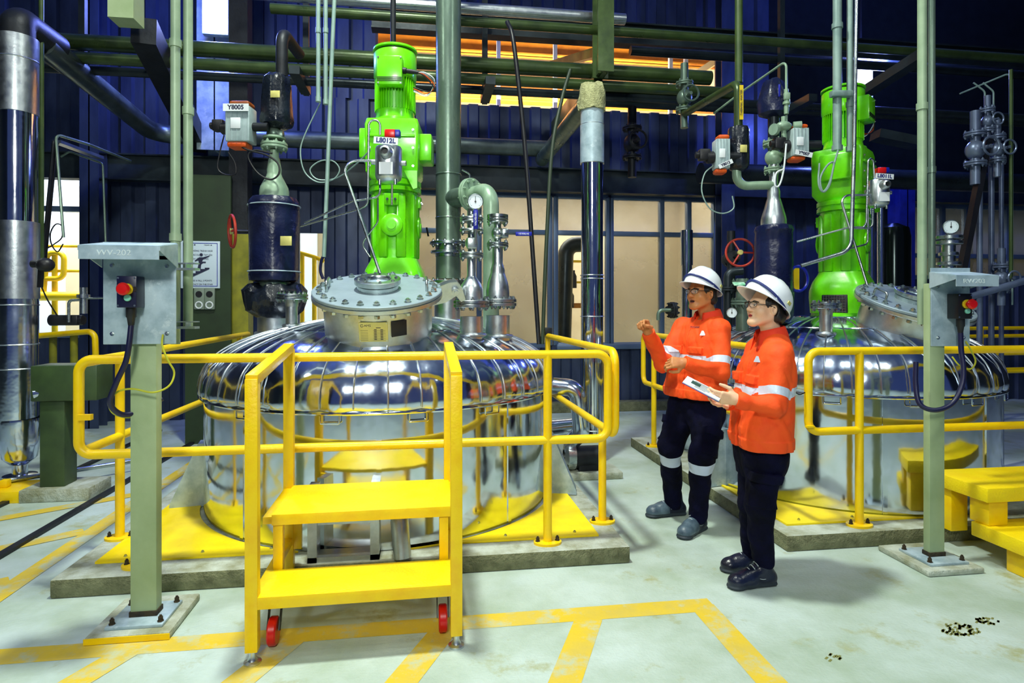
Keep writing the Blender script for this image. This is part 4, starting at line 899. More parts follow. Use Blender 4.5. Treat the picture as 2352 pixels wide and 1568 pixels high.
# level switches
def level_switch(px, py, d, s, txt, label, flip=1, turn=0.0):
    c = W(px, py, d); m = MX.Translation(c) @ rotz(-TH + turn) @ MX.Scale(s, 4)
    t = thing('level_switch', label, 'level sensor', c)
    MB().lathe([(0, -.155), (.06, -.148), (.088, -.125), (.095, -.10), (.095, .09), (.088, .105), (.05, .118), (.03, .125), (0, .125)], m, 36).build('sensor_housing', steelb, t)
    for a in (-.9, .9): MB().cyl(m @ V((.07 * math.sin(a), -.07 * math.cos(a), -.13)), m @ V((.07 * math.sin(a), -.07 * math.cos(a), -.17)), .011 * s, n=10).build('terminal_stud', steel, t)
    MB().disc(m @ V((.09, 0, -.01)), m.to_3x3() @ V((1, 0, 0)), .02 * s, .035 * s, 14, .003).build('side_port', steel, t)
    MB().disc(m @ V((-.09, 0, -.0)), m.to_3x3() @ V((-1, 0, 0)), .02 * s, .035 * s, 14, .003).build('side_port', steel, t)
    k = MB().lathe([(.045, 0), (.045, .02), (.040, .03), (.036, .06), (.024, .066), (.022, .03), (0, .03)], frame(m @ V((.0, -.085, .045)), m.to_3x3() @ V((0, -1, 0))) @ MX.Scale(s, 4), 32).build('front_port', steelb, t)
    MB().disc(m @ V((0, -.118, .045)), m.to_3x3() @ V((0, -1, 0)), .022 * s, .004, 24).build('port_bore', blackm, k)
    MB().box((0, 0, 0), (.095, .004, .085), m @ MX.Translation((0, -.099, -.065))).build('data_plate', white, t)
    tm = m @ MX.Translation((.0, -.10, .125)) @ MX.Rotation(.07, 4, 'Y')
    o = MB().box((0, 0, 0), (.17, .004, .048), tm).build('tag_plate', white, t)
    text('lettering', txt, tm @ MX.Translation((0, -.003, 0)) @ MX.Rotation(PI / 2, 4, 'X'), .046, inkblue, o, offs=.0015)
    MB().cyl(m @ V((0, 0, .12)), m @ V((0, 0, .17)), .02 * s, n=14).build('neck', steel, t)
    hd = MB().box((0, 0, 0), (.075, .075, .055), m @ MX.Translation((.015, -.01, .195)), .006).build('alarm_head', red, t)
    MB().box((0, 0, 0), (.06, .06, .05), m @ MX.Translation((.055, -.012, .197)), .006).build('alarm_cap', bluep, hd)
    return t, m
ls, lm = level_switch(893, 372, 4.35, 1.0, 'L8012L', 'cylindrical steel level switch tagged L8012L before the left green mixer')
ls2, lm2 = level_switch(2017, 440, 4.75, .82, 'L8011L', 'cylindrical steel level switch tagged beside the right green mixer')
def tubing(label, pts, r=.0085, m=steel, fr=.05, name='instrument_tube', grp=None, cat='tube'):
    return single(name, MB().tube(fillet([W(*p) for p in pts], fr, 6), r, 10), m, label, cat, grp)
def bent(label, pts, r=.006, m=blackm, name='cable', cat='cable', grp=None):
    return single(name, MB().tube(spline([W(*p) for p in pts], 6), r, 8), m, label, cat, grp)
tubing('steel tube bending from the left level switch down to the sight glass', [(868, 369, 4.35), (783, 369, 4.35), (873, 628, 4.1)], .010, fr=.08)
tubing('steel tube hooking over the top of the left level switch and away left', [(873, 310, 4.35), (873, 276, 4.35), (847, 276, 4.35), (845, 470, 4.35), (820, 482, 4.4), (690, 520, 4.6)], .008)
tubing('steel tube from under the left level switch bending left', [(873, 415, 4.36), (873, 452, 4.36), (810, 462, 4.4), (700, 512, 4.6)], .008)
tubing('steel drain tube dropping down the left side of the left mixer', [(868, 455, 4.4), (868, 510, 4.42), (830, 560, 4.5), (850, 590, 4.5)], .006)
tubing('steel tube from under the left level switch to its bracket lug', [(901, 405, 4.4), (900, 470, 4.5)], .008)
bent('coiled black cable hanging below actuator Y8005', [(520, 305, 4.9), (560, 340, 4.85), (610, 355, 4.85), (638, 375, 4.85), (640, 400, 4.85), (620, 412, 4.85), (590, 395, 4.85), (570, 360, 4.85), (585, 345, 4.85), (625, 352, 4.85)], .0075)
bent('thin dark cable loop hanging left of the Y8005 cable', [(515, 310, 5.2), (505, 350, 5.2), (500, 385, 5.2), (515, 400, 5.2), (540, 400, 5.2), (540, 375, 5.2), (525, 350, 5.2)], .006)
bent('white cable coil hanging by the left conduits', [(736, 235, 4.9), (700, 310, 4.9), (690, 350, 4.9), (700, 395, 4.9), (730, 418, 4.9), (765, 412, 4.9), (780, 390, 4.9), (765, 370, 4.9), (735, 370, 4.9), (712, 390, 4.9), (730, 412, 4.9), (775, 408, 4.9), (820, 375, 4.6), (850, 345, 4.4)], .0055, con)
# conduits
def conduit(px, py0, py1, d, r, label, m=con, grp=None, clamps=()):
    a, b2 = W(px, py0, d), W(px, py1, d); a.z = max(a.z, b2.z); q = thing('conduit', label, 'conduit', (a.x, a.y, b2.z))
    if py0 <= 0: a.z = 7.4
    MB().cyl((a.x, a.y, b2.z), (a.x, a.y, a.z), r, n=14).build('tube', m, q)
    for py in clamps:
        z = W(0, py, d).z; MB().cyl((a.x, a.y, z - .02), (a.x, a.y, z + .02), r * 1.25, n=14).build('coupling', m, q)
    return q
conduit(403, 0, 790, 3.2, .0235, 'left of two pale pipes rising behind the left switch stand', ycon, None, (100, 545))
conduit(432, 0, 752, 3.26, .0235, 'right of two pale pipes rising behind the left switch stand', ycon, None, (255,))
for py in (618, 752):
    b = MB(); p = W(418, py, 3.2); b.box(p, (.16, .05, .012), rotz(-TH)).box(p + V((0, 0, .03)), (.16, .05, .006), rotz(-TH)).box(p + V((.03, 0, .015)), (.006, .05, .03), rotz(-TH))
    b.box(p + V((-.10, .03, .01)), (.12, .02, .03), rotz(-TH))
    b.build('pipe_clamp', steelb, LS)
conduit(731, 0, 232, 4.8, .017, 'leftmost of three pale conduits hanging over the left tank', con, None, (70, 228))
conduit(748, 0, 238, 4.85, .017, 'middle of three pale conduits hanging over the left tank', con, None, (70, 234))
q = thing('conduit', 'long rightmost pale conduit of three dropping to the left dome cable', 'conduit', W(752, 560, 4.8))
MB().tube(fillet([W(771, -60, 4.8), W(764, 90, 4.8), W(752, 400, 4.8), W(744, 590, 4.8)], .1), .016, 12).build('tube', con, q)
bent('blue and black cables dangling from the long left conduit', [(744, 585, 4.8), (738, 600, 4.8), (736, 622, 4.8), (742, 640, 4.8)], .012, cable)
conduit(1923, 0, 345, 4.9, .033, 'thick conduit at left of the group before the right mixer', con, None, (60, 340))
conduit(1952, 0, 345, 4.92, .024, 'slim conduit in the middle of the group before the right mixer', con, None, (240, 342))
q = thing('conduit', 'bent steel tube passing down before the right mixer', 'conduit', W(1958, 500, 4.7))
MB().tube(fillet([W(1968, -40, 4.8), W(1962, 340, 4.7), W(1955, 575, 4.55), W(1840, 610, 4.6)], .12, 8), .0145, 12).build('tube', steel, q)
p = W(1932, 216, 4.87); b = MB().box(p, (.17, .06, .05), rotz(-TH), .01); single('conduit_clamp', b, con, 'clamp holding the conduits before the right mixer', 'clamp')
bent('looped pale cable hanging from the right conduits onto the mixer', [(1925, 345, 4.85), (1915, 380, 4.8), (1905, 425, 4.8), (1890, 440, 4.8), (1884, 410, 4.8), (1900, 380, 4.8), (1915, 375, 4.8), (1905, 420, 4.8), (1890, 440, 4.8), (1880, 420, 4.8), (1882, 375, 4.8)], .008, con)
tubing('steel tube crossing the right mixer down to the sight glass', [(2000, 448, 4.7), (1928, 448, 4.7), (1992, 655, 4.5)], .009, fr=.07)
tubing('steel tube rising over the right level switch', [(2008, 410, 4.72), (2006, 365, 4.72), (1994, 365, 4.7), (1990, 510, 4.7), (1985, 522, 4.7), (1950, 522, 4.7), (1830, 555, 4.8)], .008)
tubing('steel tube below the right level switch turning left', [(2005, 480, 4.74), (2004, 524, 4.72), (1960, 524, 4.7)], .008)
tubing('steel tube curving round the right mixer body', [(1994, 480, 4.74), (1993, 560, 4.7), (1935, 575, 4.62)], .007)
conduit(2118, 0, 745, 3.72, .026, 'pale green pipe rising behind the right switch stand', ycon, None, (245,))
conduit(2140, 0, 640, 3.95, .021, 'dark slim pipe just right of the pale pipe by the right stand', pipeg, None, (390,))
conduit(95, 0, 640, 5.3, .02, 'slim dark green pipe beside the left insulated riser', rackm)
conduit(1697, 0, 190, 5.6, .035, 'green pipe dropping to the right black jacketed joint', rackm)
# ---- left insulated riser and duct
ri = W(40, HZ, 5.1); x, y = ri.x, ri.y; z5 = lambda py: W(0, py, 5.1).z
lr = thing('insulated_pipe', 'fat insulated riser with polished and dull sleeves at far left', 'pipe', (x, y, z5(1080)))
def sleeve(t, x, y, r, za, zb, m, name='sleeve'): return MB().lathe([(r - .02, zb), (r, zb), (r, za), (r - .02, za)], MX.Translation((x, y, 0)), 40).build(name, m, t)
sleeve(lr, x, y, .148, z5(262), z5(88), steelb); sleeve(lr, x, y, .14, z5(512), z5(258), chrome)
sleeve(lr, x, y, .152, z5(686), z5(510), steelb); sleeve(lr, x, y, .142, z5(1005), z5(680), chromew)
for py in (790, 845, 700, 140): MB().torus((x, y, z5(py)), UP, .146, .006, 40, 6).build('sleeve_band', steelb, lr)
MB().lathe([(.148, z5(960)), (.150, z5(965)), (.14, z5(1012)), (.12, z5(1050)), (.07, z5(1064)), (.055, z5(1066)), (.055, z5(1088)), (.12, z5(1090)), (.12, z5(1098))], MX.Translation((x + .02, y, 0)), 36).build('bottom_cap', chromew, lr)
MB().tube(fillet([(x, y, z5(90)), (x, y, z5(90) + .16), (x + .02, y + .5, z5(90) + .14)], .15, 8), .125, 20).build('top_elbow', darkm, lr)
zd = 3.70
MB().tube(fillet([(x + .02, y + .3, zd + .16), (x + .0, 8.25, zd), (1.75, 8.25, zd)], .25, 8), .11, 24).build('duct_run', mat('dull_cladding', C(104, 116, 116), 0.38, 0.8, C(78, 90, 88), 5, 0.5, 0.08, 10, 0.1), lr)
# ---- shiny riser at centre right
sr_ = W(1360, HZ, 6.0); x, y = sr_.x, sr_.y; z6 = lambda py: W(0, py, 6.0).z
cr = thing('insulated_pipe', 'slim mirror-clad riser with plastered elbow between tanks', 'pipe', (x, y, z6(1000)))
sleeve(cr, x, y, .110, z6(1002), z6(632), chrome); sleeve(cr, x, y, .108, z6(632), z6(372), chrome); sleeve(cr, x, y, .117, z6(376), z6(288), galv); sleeve(cr, x, y, .113, z6(290), z6(252), galv)
for py in (632, 640, 726, 376, 288, 985): MB().torus((x, y, z6(py)), UP, .113, .005, 40, 6).build('sleeve_band', steelb, cr)
crumple([(.13, z6(255)), (.132, z6(240)), (.128, z6(220)), (.12, z6(205)), (.10, z6(195)), (.05, z6(190))], MX.Translation((x, y, 0)), 40, .03, 3.0).build('plaster_elbow', hemp, cr)
MB().tube([(x - .02, y + .05, z6(228)), (x - .02, 8.3, z6(228))], .095, 20).build('pipe_run', pipeg, cr)
dirx = V((-1, 0, 0))
MB().tube(fillet([(x, y, z6(1000)), (x, y, .36), (x - .55, y - .15, .36)], .1), .08, 18).build('bottom_elbow', chromew, cr)
pu = W(1340, 1070, 5.5); tpu = thing('pump', 'small dark pump on a plate right of the left tank', 'pump', (pu.x, pu.y, 0))
MB().bb(pu.x - .2, pu.x + .32, pu.y - .16, pu.y + .16, 0, .06, .01).build('base_plate', padcon, tpu)
MB().cyl((pu.x - .08, pu.y, .17), (pu.x + .16, pu.y, .17), .10, n=24).bb(pu.x - .06, pu.x + .12, pu.y - .08, pu.y + .08, .06, .12).build('motor', darkm, tpu)
MB().lathe([(.05, 0), (.13, .02), (.13, .09), (.05, .11)], frame((pu.x - .18, pu.y, .19), (1, 0, 0)), 24).build('casing', steel, tpu)
lg = W(1300, 900, 5.3)
MB().tube(fillet([lg + V((-.15, .1, .05)), lg + V((.10, 0, .03)), lg + V((.14, 0, -.35)), (pu.x - .12, pu.y, .3)], .1), .075, 18).build('insulated_inlet', chromew, tpu)
# hoses
hos = thing('hose', 'black hose slanting down from the rack to the right rail clamp', 'hose', W(1240, 790, 5.75))
MB().tube(spline([W(1165, 50, 6.0), W(1180, 100, 5.9), W(1205, 330, 5.85), W(1222, 560, 5.8), W(1238, 790, 5.75)], 6), .022, 10).build('hose_tube', blackm, hos)
hos = thing('hose', 'dark green hose slanting from the green bracket to the right rail clamp', 'hose', W(1250, 790, 5.75))
MB().tube(spline([W(1310, 160, 6.1), W(1290, 230, 6.0), W(1268, 345, 5.9), W(1255, 560, 5.8), W(1246, 790, 5.76)], 6), .019, 10).build('hose_tube', mat('dark_green_hose', C(44, 58, 40), 0.5), hos)
# ================================================================ pipe rack across the hall
def rack(px, py, y, r, x0, x1, m, label, joints=()):
    p = Yp(px, py, y); t = thing('rack_pipe', label, 'pipe', ((x0 + x1) / 2, y, p.z))
    MB().cyl((x0, y, p.z), (x1, y, p.z), r, n=20).build('pipe_run', m, t)
    for jx in joints: MB().disc((jx, y, p.z), (1, 0, 0), r * 1.5, .03, 20).build('flange', m, t)
    return t
gpipe = mat('dark_green_pipe', C(66, 86, 42), 0.35, 0.3, C(44, 60, 32), 4, 0.5, 0.05, 12, 0.1)
dpipe = mat('dark_steel_pipe', C(44, 54, 58), 0.35, 0.5, C(30, 38, 44), 4, 0.5, 0.05, 12, 0.1)
rack(1200, 155, 6.5, .078, -6.5, 3.2, gpipe, 'thickest green rack pipe crossing above the windows', (1.9,))
rack(1200, 187, 6.4, .055, -6.5, 3.3, gpipe, 'slimmer green rack pipe just under the thickest one')
rack(1200, 212, 6.6, .045, -6.5, 9.0, dpipe, 'dark rack pipe just below the two green ones')
rack(1200, 28, 6.5, .06, -2.0, 2.2, steelb, 'bright steel rack pipe at top centre')
rack(1200, 58, 6.3, .05, -1.5, 8.0, gpipe, 'green rack pipe crossing from top centre to the right lamp')
rack(1750, 135, 6.9, .055, 2.4, 9.0, dpipe, 'dark rack pipe with sheen left of the right lamp')
rack(1750, 250, 7.3, .07, 2.2, 10.0, dpipe, 'low dark rack pipe behind the right valve group')
rack(1480, 208, 6.6, .05, 2.0, 3.6, gpipe, 'short green rack pipe ending at the far valve')
rack(2150, 415, 7.6, .135, 3.6, 11.0, dpipe, 'fat dark insulated pipe behind the right mixer')
for px, lab in ((150, 'left of the pale hanging post'), (690, 'above the black jacketed joint'), (1120, 'right of the thick riser'), (1830, 'by the right valve group')):
    p = Yp(px, 100, 6.5); b = MB().bb(p.x - .05, p.x + .05, 6.2, 6.8, 3.80, 3.88).bb(p.x - .03, p.x + .03, 6.78, 6.84, 3.8, 7.5)
    tag(b.build('rack_hanger', beamm), 'dark rack hanger ' + lab, 'hanger', kind='structure')
# far valves above the windows
def valve_group(px, py, d, s, label, m=darkm):
    c = W(px, py, d); t = thing('pipe_valve', label, 'valve', c)
    b = MB(); flange(b, c + V((0, 0, -.16 * s)), UP, .10 * s, .018, True, 6); flange(b, c + V((0, 0, .14 * s)), UP, .10 * s, .018, True, 6)
    b.ball(c, .09 * s, (1, 1, 1.15)).cyl(c + V((0, 0, -.35 * s)), c + V((0, 0, .4 * s)), .045 * s); b.build('valve_body', m, t)
    b = MB().cyl(c, c + V((.0, -.18 * s, 0)), .02 * s); b.torus(c + V((0, -.18 * s, 0)), (0, 1, 0), .09 * s, .012 * s, 24, 6); b.build('handwheel', m, t)
    return t
valve_group(1452, 330, 7.6, 1.2, 'black valve against the wall right of the slim riser')
valve_group(1572, 225, 6.4, .9, 'dark flanged valve at the end of the sloping green pipe', pipeg)
# ================================================================ right valve stack on the right tank
xR, yR = nz(1777, 5.0); zR = lambda py: W(0, py, 5.0).z; mR = MX.Translation((xR, yR, 0))
tr_ = thing('jacketed_valve', 'navy jacketed valve streaked with white on the right dome behind the woman', 'valve', (xR, yR, zR(735)))
streak = mat('streaked_navy_cloth', C(20, 28, 70), 0.3, 0, C(12, 18, 50), 5, 0.5, 0.5, 9, 0.1, col3=C(150, 176, 196), s3=7, a3=0.68)
crumple([(.12, zR(738)), (.145, zR(725)), (.15, zR(660)), (.145, zR(560)), (.142, zR(535)), (.15, zR(530)), (.14, zR(520)), (.09, zR(516))], mR, 56, .012, 1.0).build('insulation_jacket', streak, tr_)
MB().lathe([(.1, zR(525)), (.098, zR(505)), (.092, zR(496)), (.058, zR(462)), (.05, zR(455)), (.05, zR(440)), (.034, zR(425)), (.034, zR(340))], mR, 32).build('reducer', steelb, tr_)
MB().tube(fillet([(xR, yR, zR(425)), W(1692, 427, 5.0), W(1692, 375, 5.0)], .14, 8), .036, 16).build('side_branch', palepipe, tr_)
for px, nm in ((1692, 'x'),):
    c = W(px, HZ, 5.0); mm = MX.Translation((c.x + .015, c.y, 0))
    tq = thing('jacketed_pipe', 'black jacketed pipe joint beside the orange capped actuator at right', 'pipe fitting', W(px, 388, 5.0))
    crumple([(.035, zR(394)), (.07, zR(388)), (.085, zR(378)), (.086, zR(300)), (.075, zR(293)), (.035, zR(291))], mm, 48, .010, 6.0).build('insulation_jacket', blackj, tq)
    MB().box(W(1708, 341, 4.905), (.055, .008, .06), rotz(-TH), .002).build('jacket_label', brasst, tq)
    MB().tube(fillet([(c.x + .015, c.y, zR(292)), (c.x + .015, c.y, zR(190)), W(1572, 262, 6.36), W(1572, 240, 6.4)], .1, 8), .036, 16).build('pipe_run', gpipe, tq)
    o = MB().box(W(1703, 235, 4.955), (.03, .006, .28), rotz(-TH)).build('pipe_marker', yellowp, tq)
    text('lettering', 'THERMAL WATER', MX.Translation(W(1703, 235, 4.948)) @ rotz(-TH) @ MX.Rotation(PI / 2, 4, 'X') @ rotz(PI / 2), .026, inkdark, o)
actuator(1656, 356, 4.95, .115, .24, .12, 'Y8012', 'slim grey actuator with orange caps left of the right black joint', (.01, -.09), rad(-24), orangep, orangep)
bent('white cable looping under the slim right actuator', [(1638, 380, 4.95), (1618, 400, 4.95), (1612, 440, 4.95), (1630, 478, 4.95), (1660, 490, 4.95), (1685, 478, 4.95), (1682, 450, 4.95)], .0055, con)
b = MB(); flange(b, (xR, yR, zR(395)), UP, .075, .014, True, 6); flange(b, (xR, yR, zR(335)), UP, .085, .016, True, 6); b.ball((xR, yR, zR(362)), .07).box((xR + .06, yR - .09, zR(352)), (.09, .09, .08), rotz(-.4), .015); b.build('ball_valve', palepipe, tr_)
MB().tube([(xR, yR, zR(330)), (xR, yR, zR(265))], .045, 14).build('neck_pipe', dpipe, tr_)
crumple([(.05, zR(270)), (.115, zR(262)), (.125, zR(235)), (.08, zR(190)), (.05, zR(183))], MX.Translation((xR, yR, 0)), 40, .012, 8.0).build('upper_jacket', navyj, tr_)
tubing('steel tube rising and slanting away above the right valve stack', [(1806, 330, 4.9), (1806, 140, 4.9), (1712, 205, 5.4), (1640, 260, 5.8)], .010, palepipe, fr=.05)
t = thing('needle_valve', 'small pale valve with blue lever on the right riser tube', 'valve', W(1806, 240, 4.9))
b = MB().box(W(1806, 222, 4.88), (.05, .05, .06), rotz(-TH), .01).cyl(W(1806, 262, 4.88), W(1806, 205, 4.88), .018).disc(W(1806, 240, 4.88), UP, .03, .02); b.build('valve_body', palepipe, t)
MB().box(W(1790, 208, 4.86), (.015, .01, .10), rotz(-TH), .003).build('lever_handle', bluep, t)
t = thing('pressure_regulator', 'pale round regulator on the tube beside actuator Y8007', 'valve', W(1800, 300, 4.85))
b = MB().ball(W(1800, 290, 4.85), .05, (1.3, 1, .8)).disc(W(1822, 290, 4.82), cam_dir(1, 0, -.3), .035, .06).disc(W(1782, 298, 4.82), cam_dir(-1, 0, -.5), .045, .03).cyl(W(1800, 330, 4.85), W(1800, 268, 4.85), .02); b.build('regulator_body', palepipe, t)
MB().tube(spline([W(1806, 330, 4.8), W(1800, 390, 4.8), W(1790, 425, 4.8), W(1780, 425, 4.8), W(1783, 398, 4.8), W(1800, 388, 4.8)], 6), .007, 8).build('coil_tube', white, t)
actuator(1831, 330, 4.85, .13, .22, .14, 'Y8007', 'grey actuator with orange caps tagged Y8007 left of the right mixer', (.01, -.10), rad(12), orangep, orangep)
# handwheels
def handwheel(px, py, d, R, n, label, zb=0.0):
    c = W(px, py, d); t = thing('handwheel', label, 'handwheel', c); n = V(n).normalized()
    MB().torus(c, n, R, R * .085, 40, 8).build('wheel_rim', redwheel, t)
    m = frame(c, n, V((0, 0, 1)))
    for k in range(3):
        a = 2 * PI * k / 3 + .5; MB().tube([m @ V((R * .12 * math.cos(a), R * .12 * math.sin(a), .01)), m @ V((R * .96 * math.cos(a), R * .96 * math.sin(a), 0))], R * .07, 8).build('spoke', redwheel, t)
    MB().disc(c - n * .01, n, R * .2, .03, 18, .004).build('hub', brasst, t)
    MB().cyl(c, c - n * .22, R * .10).build('spindle', darkm, t)
    e_ = c - n * .30; MB().cyl((e_.x, e_.y, zb), (e_.x, e_.y, e_.z + .25), R * .3, n=18).build('pipe_run', darkm, t)
    b = MB().disc(c - n * .22, n, R * .5, .02, 20).disc(c - n * .36, n, R * .6, .02, 20).ball(c - n * .30, R * .5); b.build('valve_bonnet', darkm, t)
    return t
handwheel(1700, 580, 5.2, .118, cam_dir(-.1, .1, -1), 'red three-spoke handwheel left of the streaked navy valve', 1.36)
handwheel(533, 531, 5.9, .155, cam_dir(-.80, -.05, -.58), 'dull red handwheel between the stair sign and navy valve')
# small gauge and flanges behind the man
t = thing('flanged_pipe', 'dark flanged pipe bits with round gauge between the two workers', 'pipe fitting', W(1690, 760, 4.9))
b = MB(); flange(b, W(1705, 700, 4.95), UP, .09, .016, True, 8); b.cyl(W(1705, 760, 4.95), W(1705, 640, 4.95), .05); flange(b, W(1705, 655, 4.95), UP, .08, .014, True, 6); b.build('pipe_run', pipeg, t)
b = MB(); flange(b, W(1672, 668, 5.0), UP, .07, .014, True, 6); b.tube(fillet([W(1672, 760, 5.0), W(1672, 625, 5.0), W(1705, 622, 5.0)], .05), .035, 14); b.build('pipe_run', dpipe, t)
gq = W(1681, 718, 4.85); dial(t, gq, flat(tocam(gq)), .042)
t = thing('pipe_stub', 'short horizontal pipe with dark flange left of the man', 'pipe fitting', W(1545, 712, 5.6))
b = MB().tube(fillet([W(1512, 735, 5.6), W(1512, 712, 5.6), W(1550, 712, 5.6)], .05), .018, 12); b.build('pipe_run', pipeg, t)
b = MB(); flange(b, W(1540, 712, 5.6), cam_dir(1, 0, .2), .075, .018, True, 8); b.build('flange_pair', darkm, t)
t = thing('tag_ring', 'blue cable ring with yellow tag hanging right of the streaked valve', 'tag', W(1832, 640, 4.95))
MB().torus(W(1834, 640, 4.95), cam_dir(.4, 0, -1), .10, .012, 32, 8).build('cable_ring', bluep, t)
MB().box(W(1829, 640, 4.93), (.055, .006, .17), rotz(-TH + .3)).build('tag_plate', yellowp, t)
single('notice_card', MB().box(W(1698, 652, 4.6), (.09, .05, .006), rotz(-TH) @ MX.Rotation(.5, 4, 'X')), mat('green_print_card', C(190, 228, 205), 0.5, 0, C(80, 170, 120), 30, 0.5), 'small green and white card lying between the two helmets', 'card')
# dark chrome and black risers behind the right mixer
for px, d, r, m, lab in ((2000, 5.9, .03, chrome, 'slim mirror pipe right of the right mixer body'), (2022, 6.0, .03, chrome, 'second mirror pipe right of the right mixer body')):
    a = W(px, 690, d); single('process_pipe', MB().cyl((a.x, a.y, .3), (a.x, a.y, 2.5), r, n=16), m, lab, 'pipe')
a = W(2052, 690, 6.8); single('insulated_pipe', MB().lathe([(.17, 0), (.17, 2.3), (.15, 2.4), (.05, 2.45)], MX.Translation((a.x, a.y, 0)), 30), mat('black_cladding', C(26, 34, 34), 0.15, 0.8), 'fat black clad riser behind the right switch stand', 'pipe')
a = W(1577, 600, 7.0); single('insulated_pipe', MB().lathe([(.06, 0), (.06, 2.0), (.07, 2.0), (.07, 2.4), (.02, 2.4)], MX.Translation((a.x, a.y, 0)), 24), chrome, 'thin mirror pipe with black top above the man', 'pipe')
# right manifold
mb = mat('blue_grey_pipe', C(110, 124, 150), 0.35, 0.4, C(84, 96, 124), 5, 0.5)  # blue grey with a random darker tone
for i, (px, py0, py1, d, r) in enumerate(((2250, 440, 760, 5.6, .024), (2277, 380, 760, 5.7, .024), (2300, 370, 700, 5.8, .02), (2322, 160, 640, 5.5, .015))):
    a, b2 = W(px, py0, d), W(px, py1, d)
    single('manifold_pipe', MB().cyl(a, (a.x, a.y, 0.0 if i < 3 else b2.z), r, n=12), mb if i < 3 else gpipe, ['leftmost upright of the blue manifold pipes at far right', 'second upright of the blue manifold pipes at far right', 'third upright of the blue manifold pipes at far right', 'thin green upright at far right edge'][i], 'pipe')
single('manifold_brace', MB().bar(W(2268, 320, 5.6), W(2205, 640, 5.6), .07, .05), blackm, 'black slanting brace among the far right manifold pipes', 'brace')
single('manifold_brace', MB().tube([W(2200, 690, 5.4), W(2370, 640, 5.4)], .03, 12), mb, 'blue grey bar sloping up behind the right switch stand', 'brace')
for px, py, s, lab in ((2240, 345, .9, 'upper left valve of the far right manifold'), (2290, 345, .7, 'upper right valve of the far right manifold'), (2268, 280, .6, 'topmost valve of the far right manifold'), (2300, 640, .7, 'lower valve of the far right manifold')):
    valve_group(px, py, 5.6, s, lab, mb)
t = thing('pressure_gauge', 'round gauge on stacked flanges behind the right switch stand', 'gauge', W(2185, 600, 4.9))
b = MB()
for py, R in ((610, .09), (588, .07), (562, .10), (550, .10)): b.disc(W(2178, py, 4.9), UP, R, .03, 24, .004)
b.cyl(W(2178, 640, 4.9), W(2178, 540, 4.9), .05).cyl(W(2178, 545, 4.9), W(2182, 525, 4.9), .014); b.build('flange_stack', steel, t)
gq = W(2184, 521, 4.85); dial(t, gq, flat(tocam(gq) + V((.25, 0, 0))), .056)
tubing('thin grey hook tube at upper right corner', [(2205, 215, 5.8), (2325, 165, 5.8), (2325, 700, 5.8)], .008, con)
tubing('left thin grey swan-neck tube at upper right', [(2236, 190, 5.8), (2262, 210, 5.8), (2262, 260, 5.8)], .008, con)
tubing('right thin grey swan-neck tube at upper right', [(2258, 190, 5.8), (2282, 210, 5.8), (2282, 290, 5.8)], .008, con)
for i, (a, b2, w) in enumerate((((1990, 210, 6.9), (2130, 120, 6.2), .14), ((2010, 310, 7.0), (2110, 330, 7.0), .2))):
    q = MB(); q.bar(W(*a), W(*b2), w, .1); tag(q.build('brace_beam', beamm), ['slanting steel brace right of the right floodlight', 'grey steel gusset below the right floodlight'][i], 'beam', kind='structure')
# ================================================================ left background
t = thing('cable_hanger', 'bundle of dark cable drops with a coil before the bright left opening', 'cable', W(110, 600, 5.6))
MB().tube(fillet([W(96, 620, 5.6), W(124, 318, 5.6), W(132, 330, 5.7)], .05), .014, 8).build('cable_drop', darkm, t)
MB().tube(fillet([W(104, 600, 5.65), W(130, 330, 5.65)], .05), .012, 8).build('cable_drop', blackm, t)
MB().tube(fillet([W(146, 545, 5.6), W(128, 308, 5.6), W(205, 332, 5.9), W(300, 370, 6.5)], .05), .013, 8).build('cable_drop', pipeg, t)
MB().tube(spline([W(100, 575, 5.6), W(125, 560, 5.6), W(142, 545, 5.6), W(143, 520, 5.6), W(128, 515, 5.6), W(116, 535, 5.6), W(118, 560, 5.6), W(132, 578, 5.6), W(145, 560, 5.6)], 6), .006, 8).build('cable_coil', blackm, t)
tubing('thin grey tube bending down behind the left switch stand hood', [(140, 360, 5.9), (160, 348, 5.9), (236, 375, 5.9), (243, 570, 5.9)], .010, pipeg)
t = thing('cable_tray', 'small blue grey cable tray end below the diagonal duct', 'tray', W(180, 345, 6.2)); b = MB(); b.bar(W(130, 325, 5.9), W(230, 362, 6.6), .08, .03); b.build('tray', mb, t)
MB().bar(W(205, 350, 6.3), W(205, 300, 6.3), .02, .02).build('hanger_rod', beamm, t)
t = thing('horn', 'black round horn hanging right of the left insulated riser', 'horn', W(104, 608, 5.0)); b = MB().ball(W(104, 608, 5.0), .062, (1.1, 1, .95)).disc(W(88, 606, 5.0), cam_dir(-1, 0, 0), .03, .05); b.build('horn_body', blackm, t); MB().bar(W(95, 600, 5.02), W(92, 660, 5.02), .03, .03).build('bracket', blackm, t)
t = thing('needle_valve', 'small steel valve on a hooked tube left of the switch stand', 'valve', W(192, 690, 5.2)); b = MB().cyl(W(192, 720, 5.2), W(192, 660, 5.2), .03).disc(W(192, 684, 5.2), UP, .05, .03).tube(fillet([W(158, 740, 5.2), W(158, 690, 5.2), W(188, 688, 5.2)], .03), .012, 10).cyl(W(192, 685, 5.2), W(240, 684, 5.2), .008); b.build('valve_body', steel, t)
t = thing('junction_box', 'black junction block under the bright left opening', 'box', W(155, 735, 5.3)); b = MB().box(W(155, 735, 5.3), (.22, .12, .09), None, .015).cyl(W(130, 735, 5.3), W(118, 735, 5.3), .05).cyl(W(180, 735, 5.3), W(192, 735, 5.3), .04); b.build('box_body', blackm, t)
bent('black cable drooping from the horn to the junction block', [(96, 660, 5.1), (110, 690, 5.15), (135, 730, 5.25)], .006)
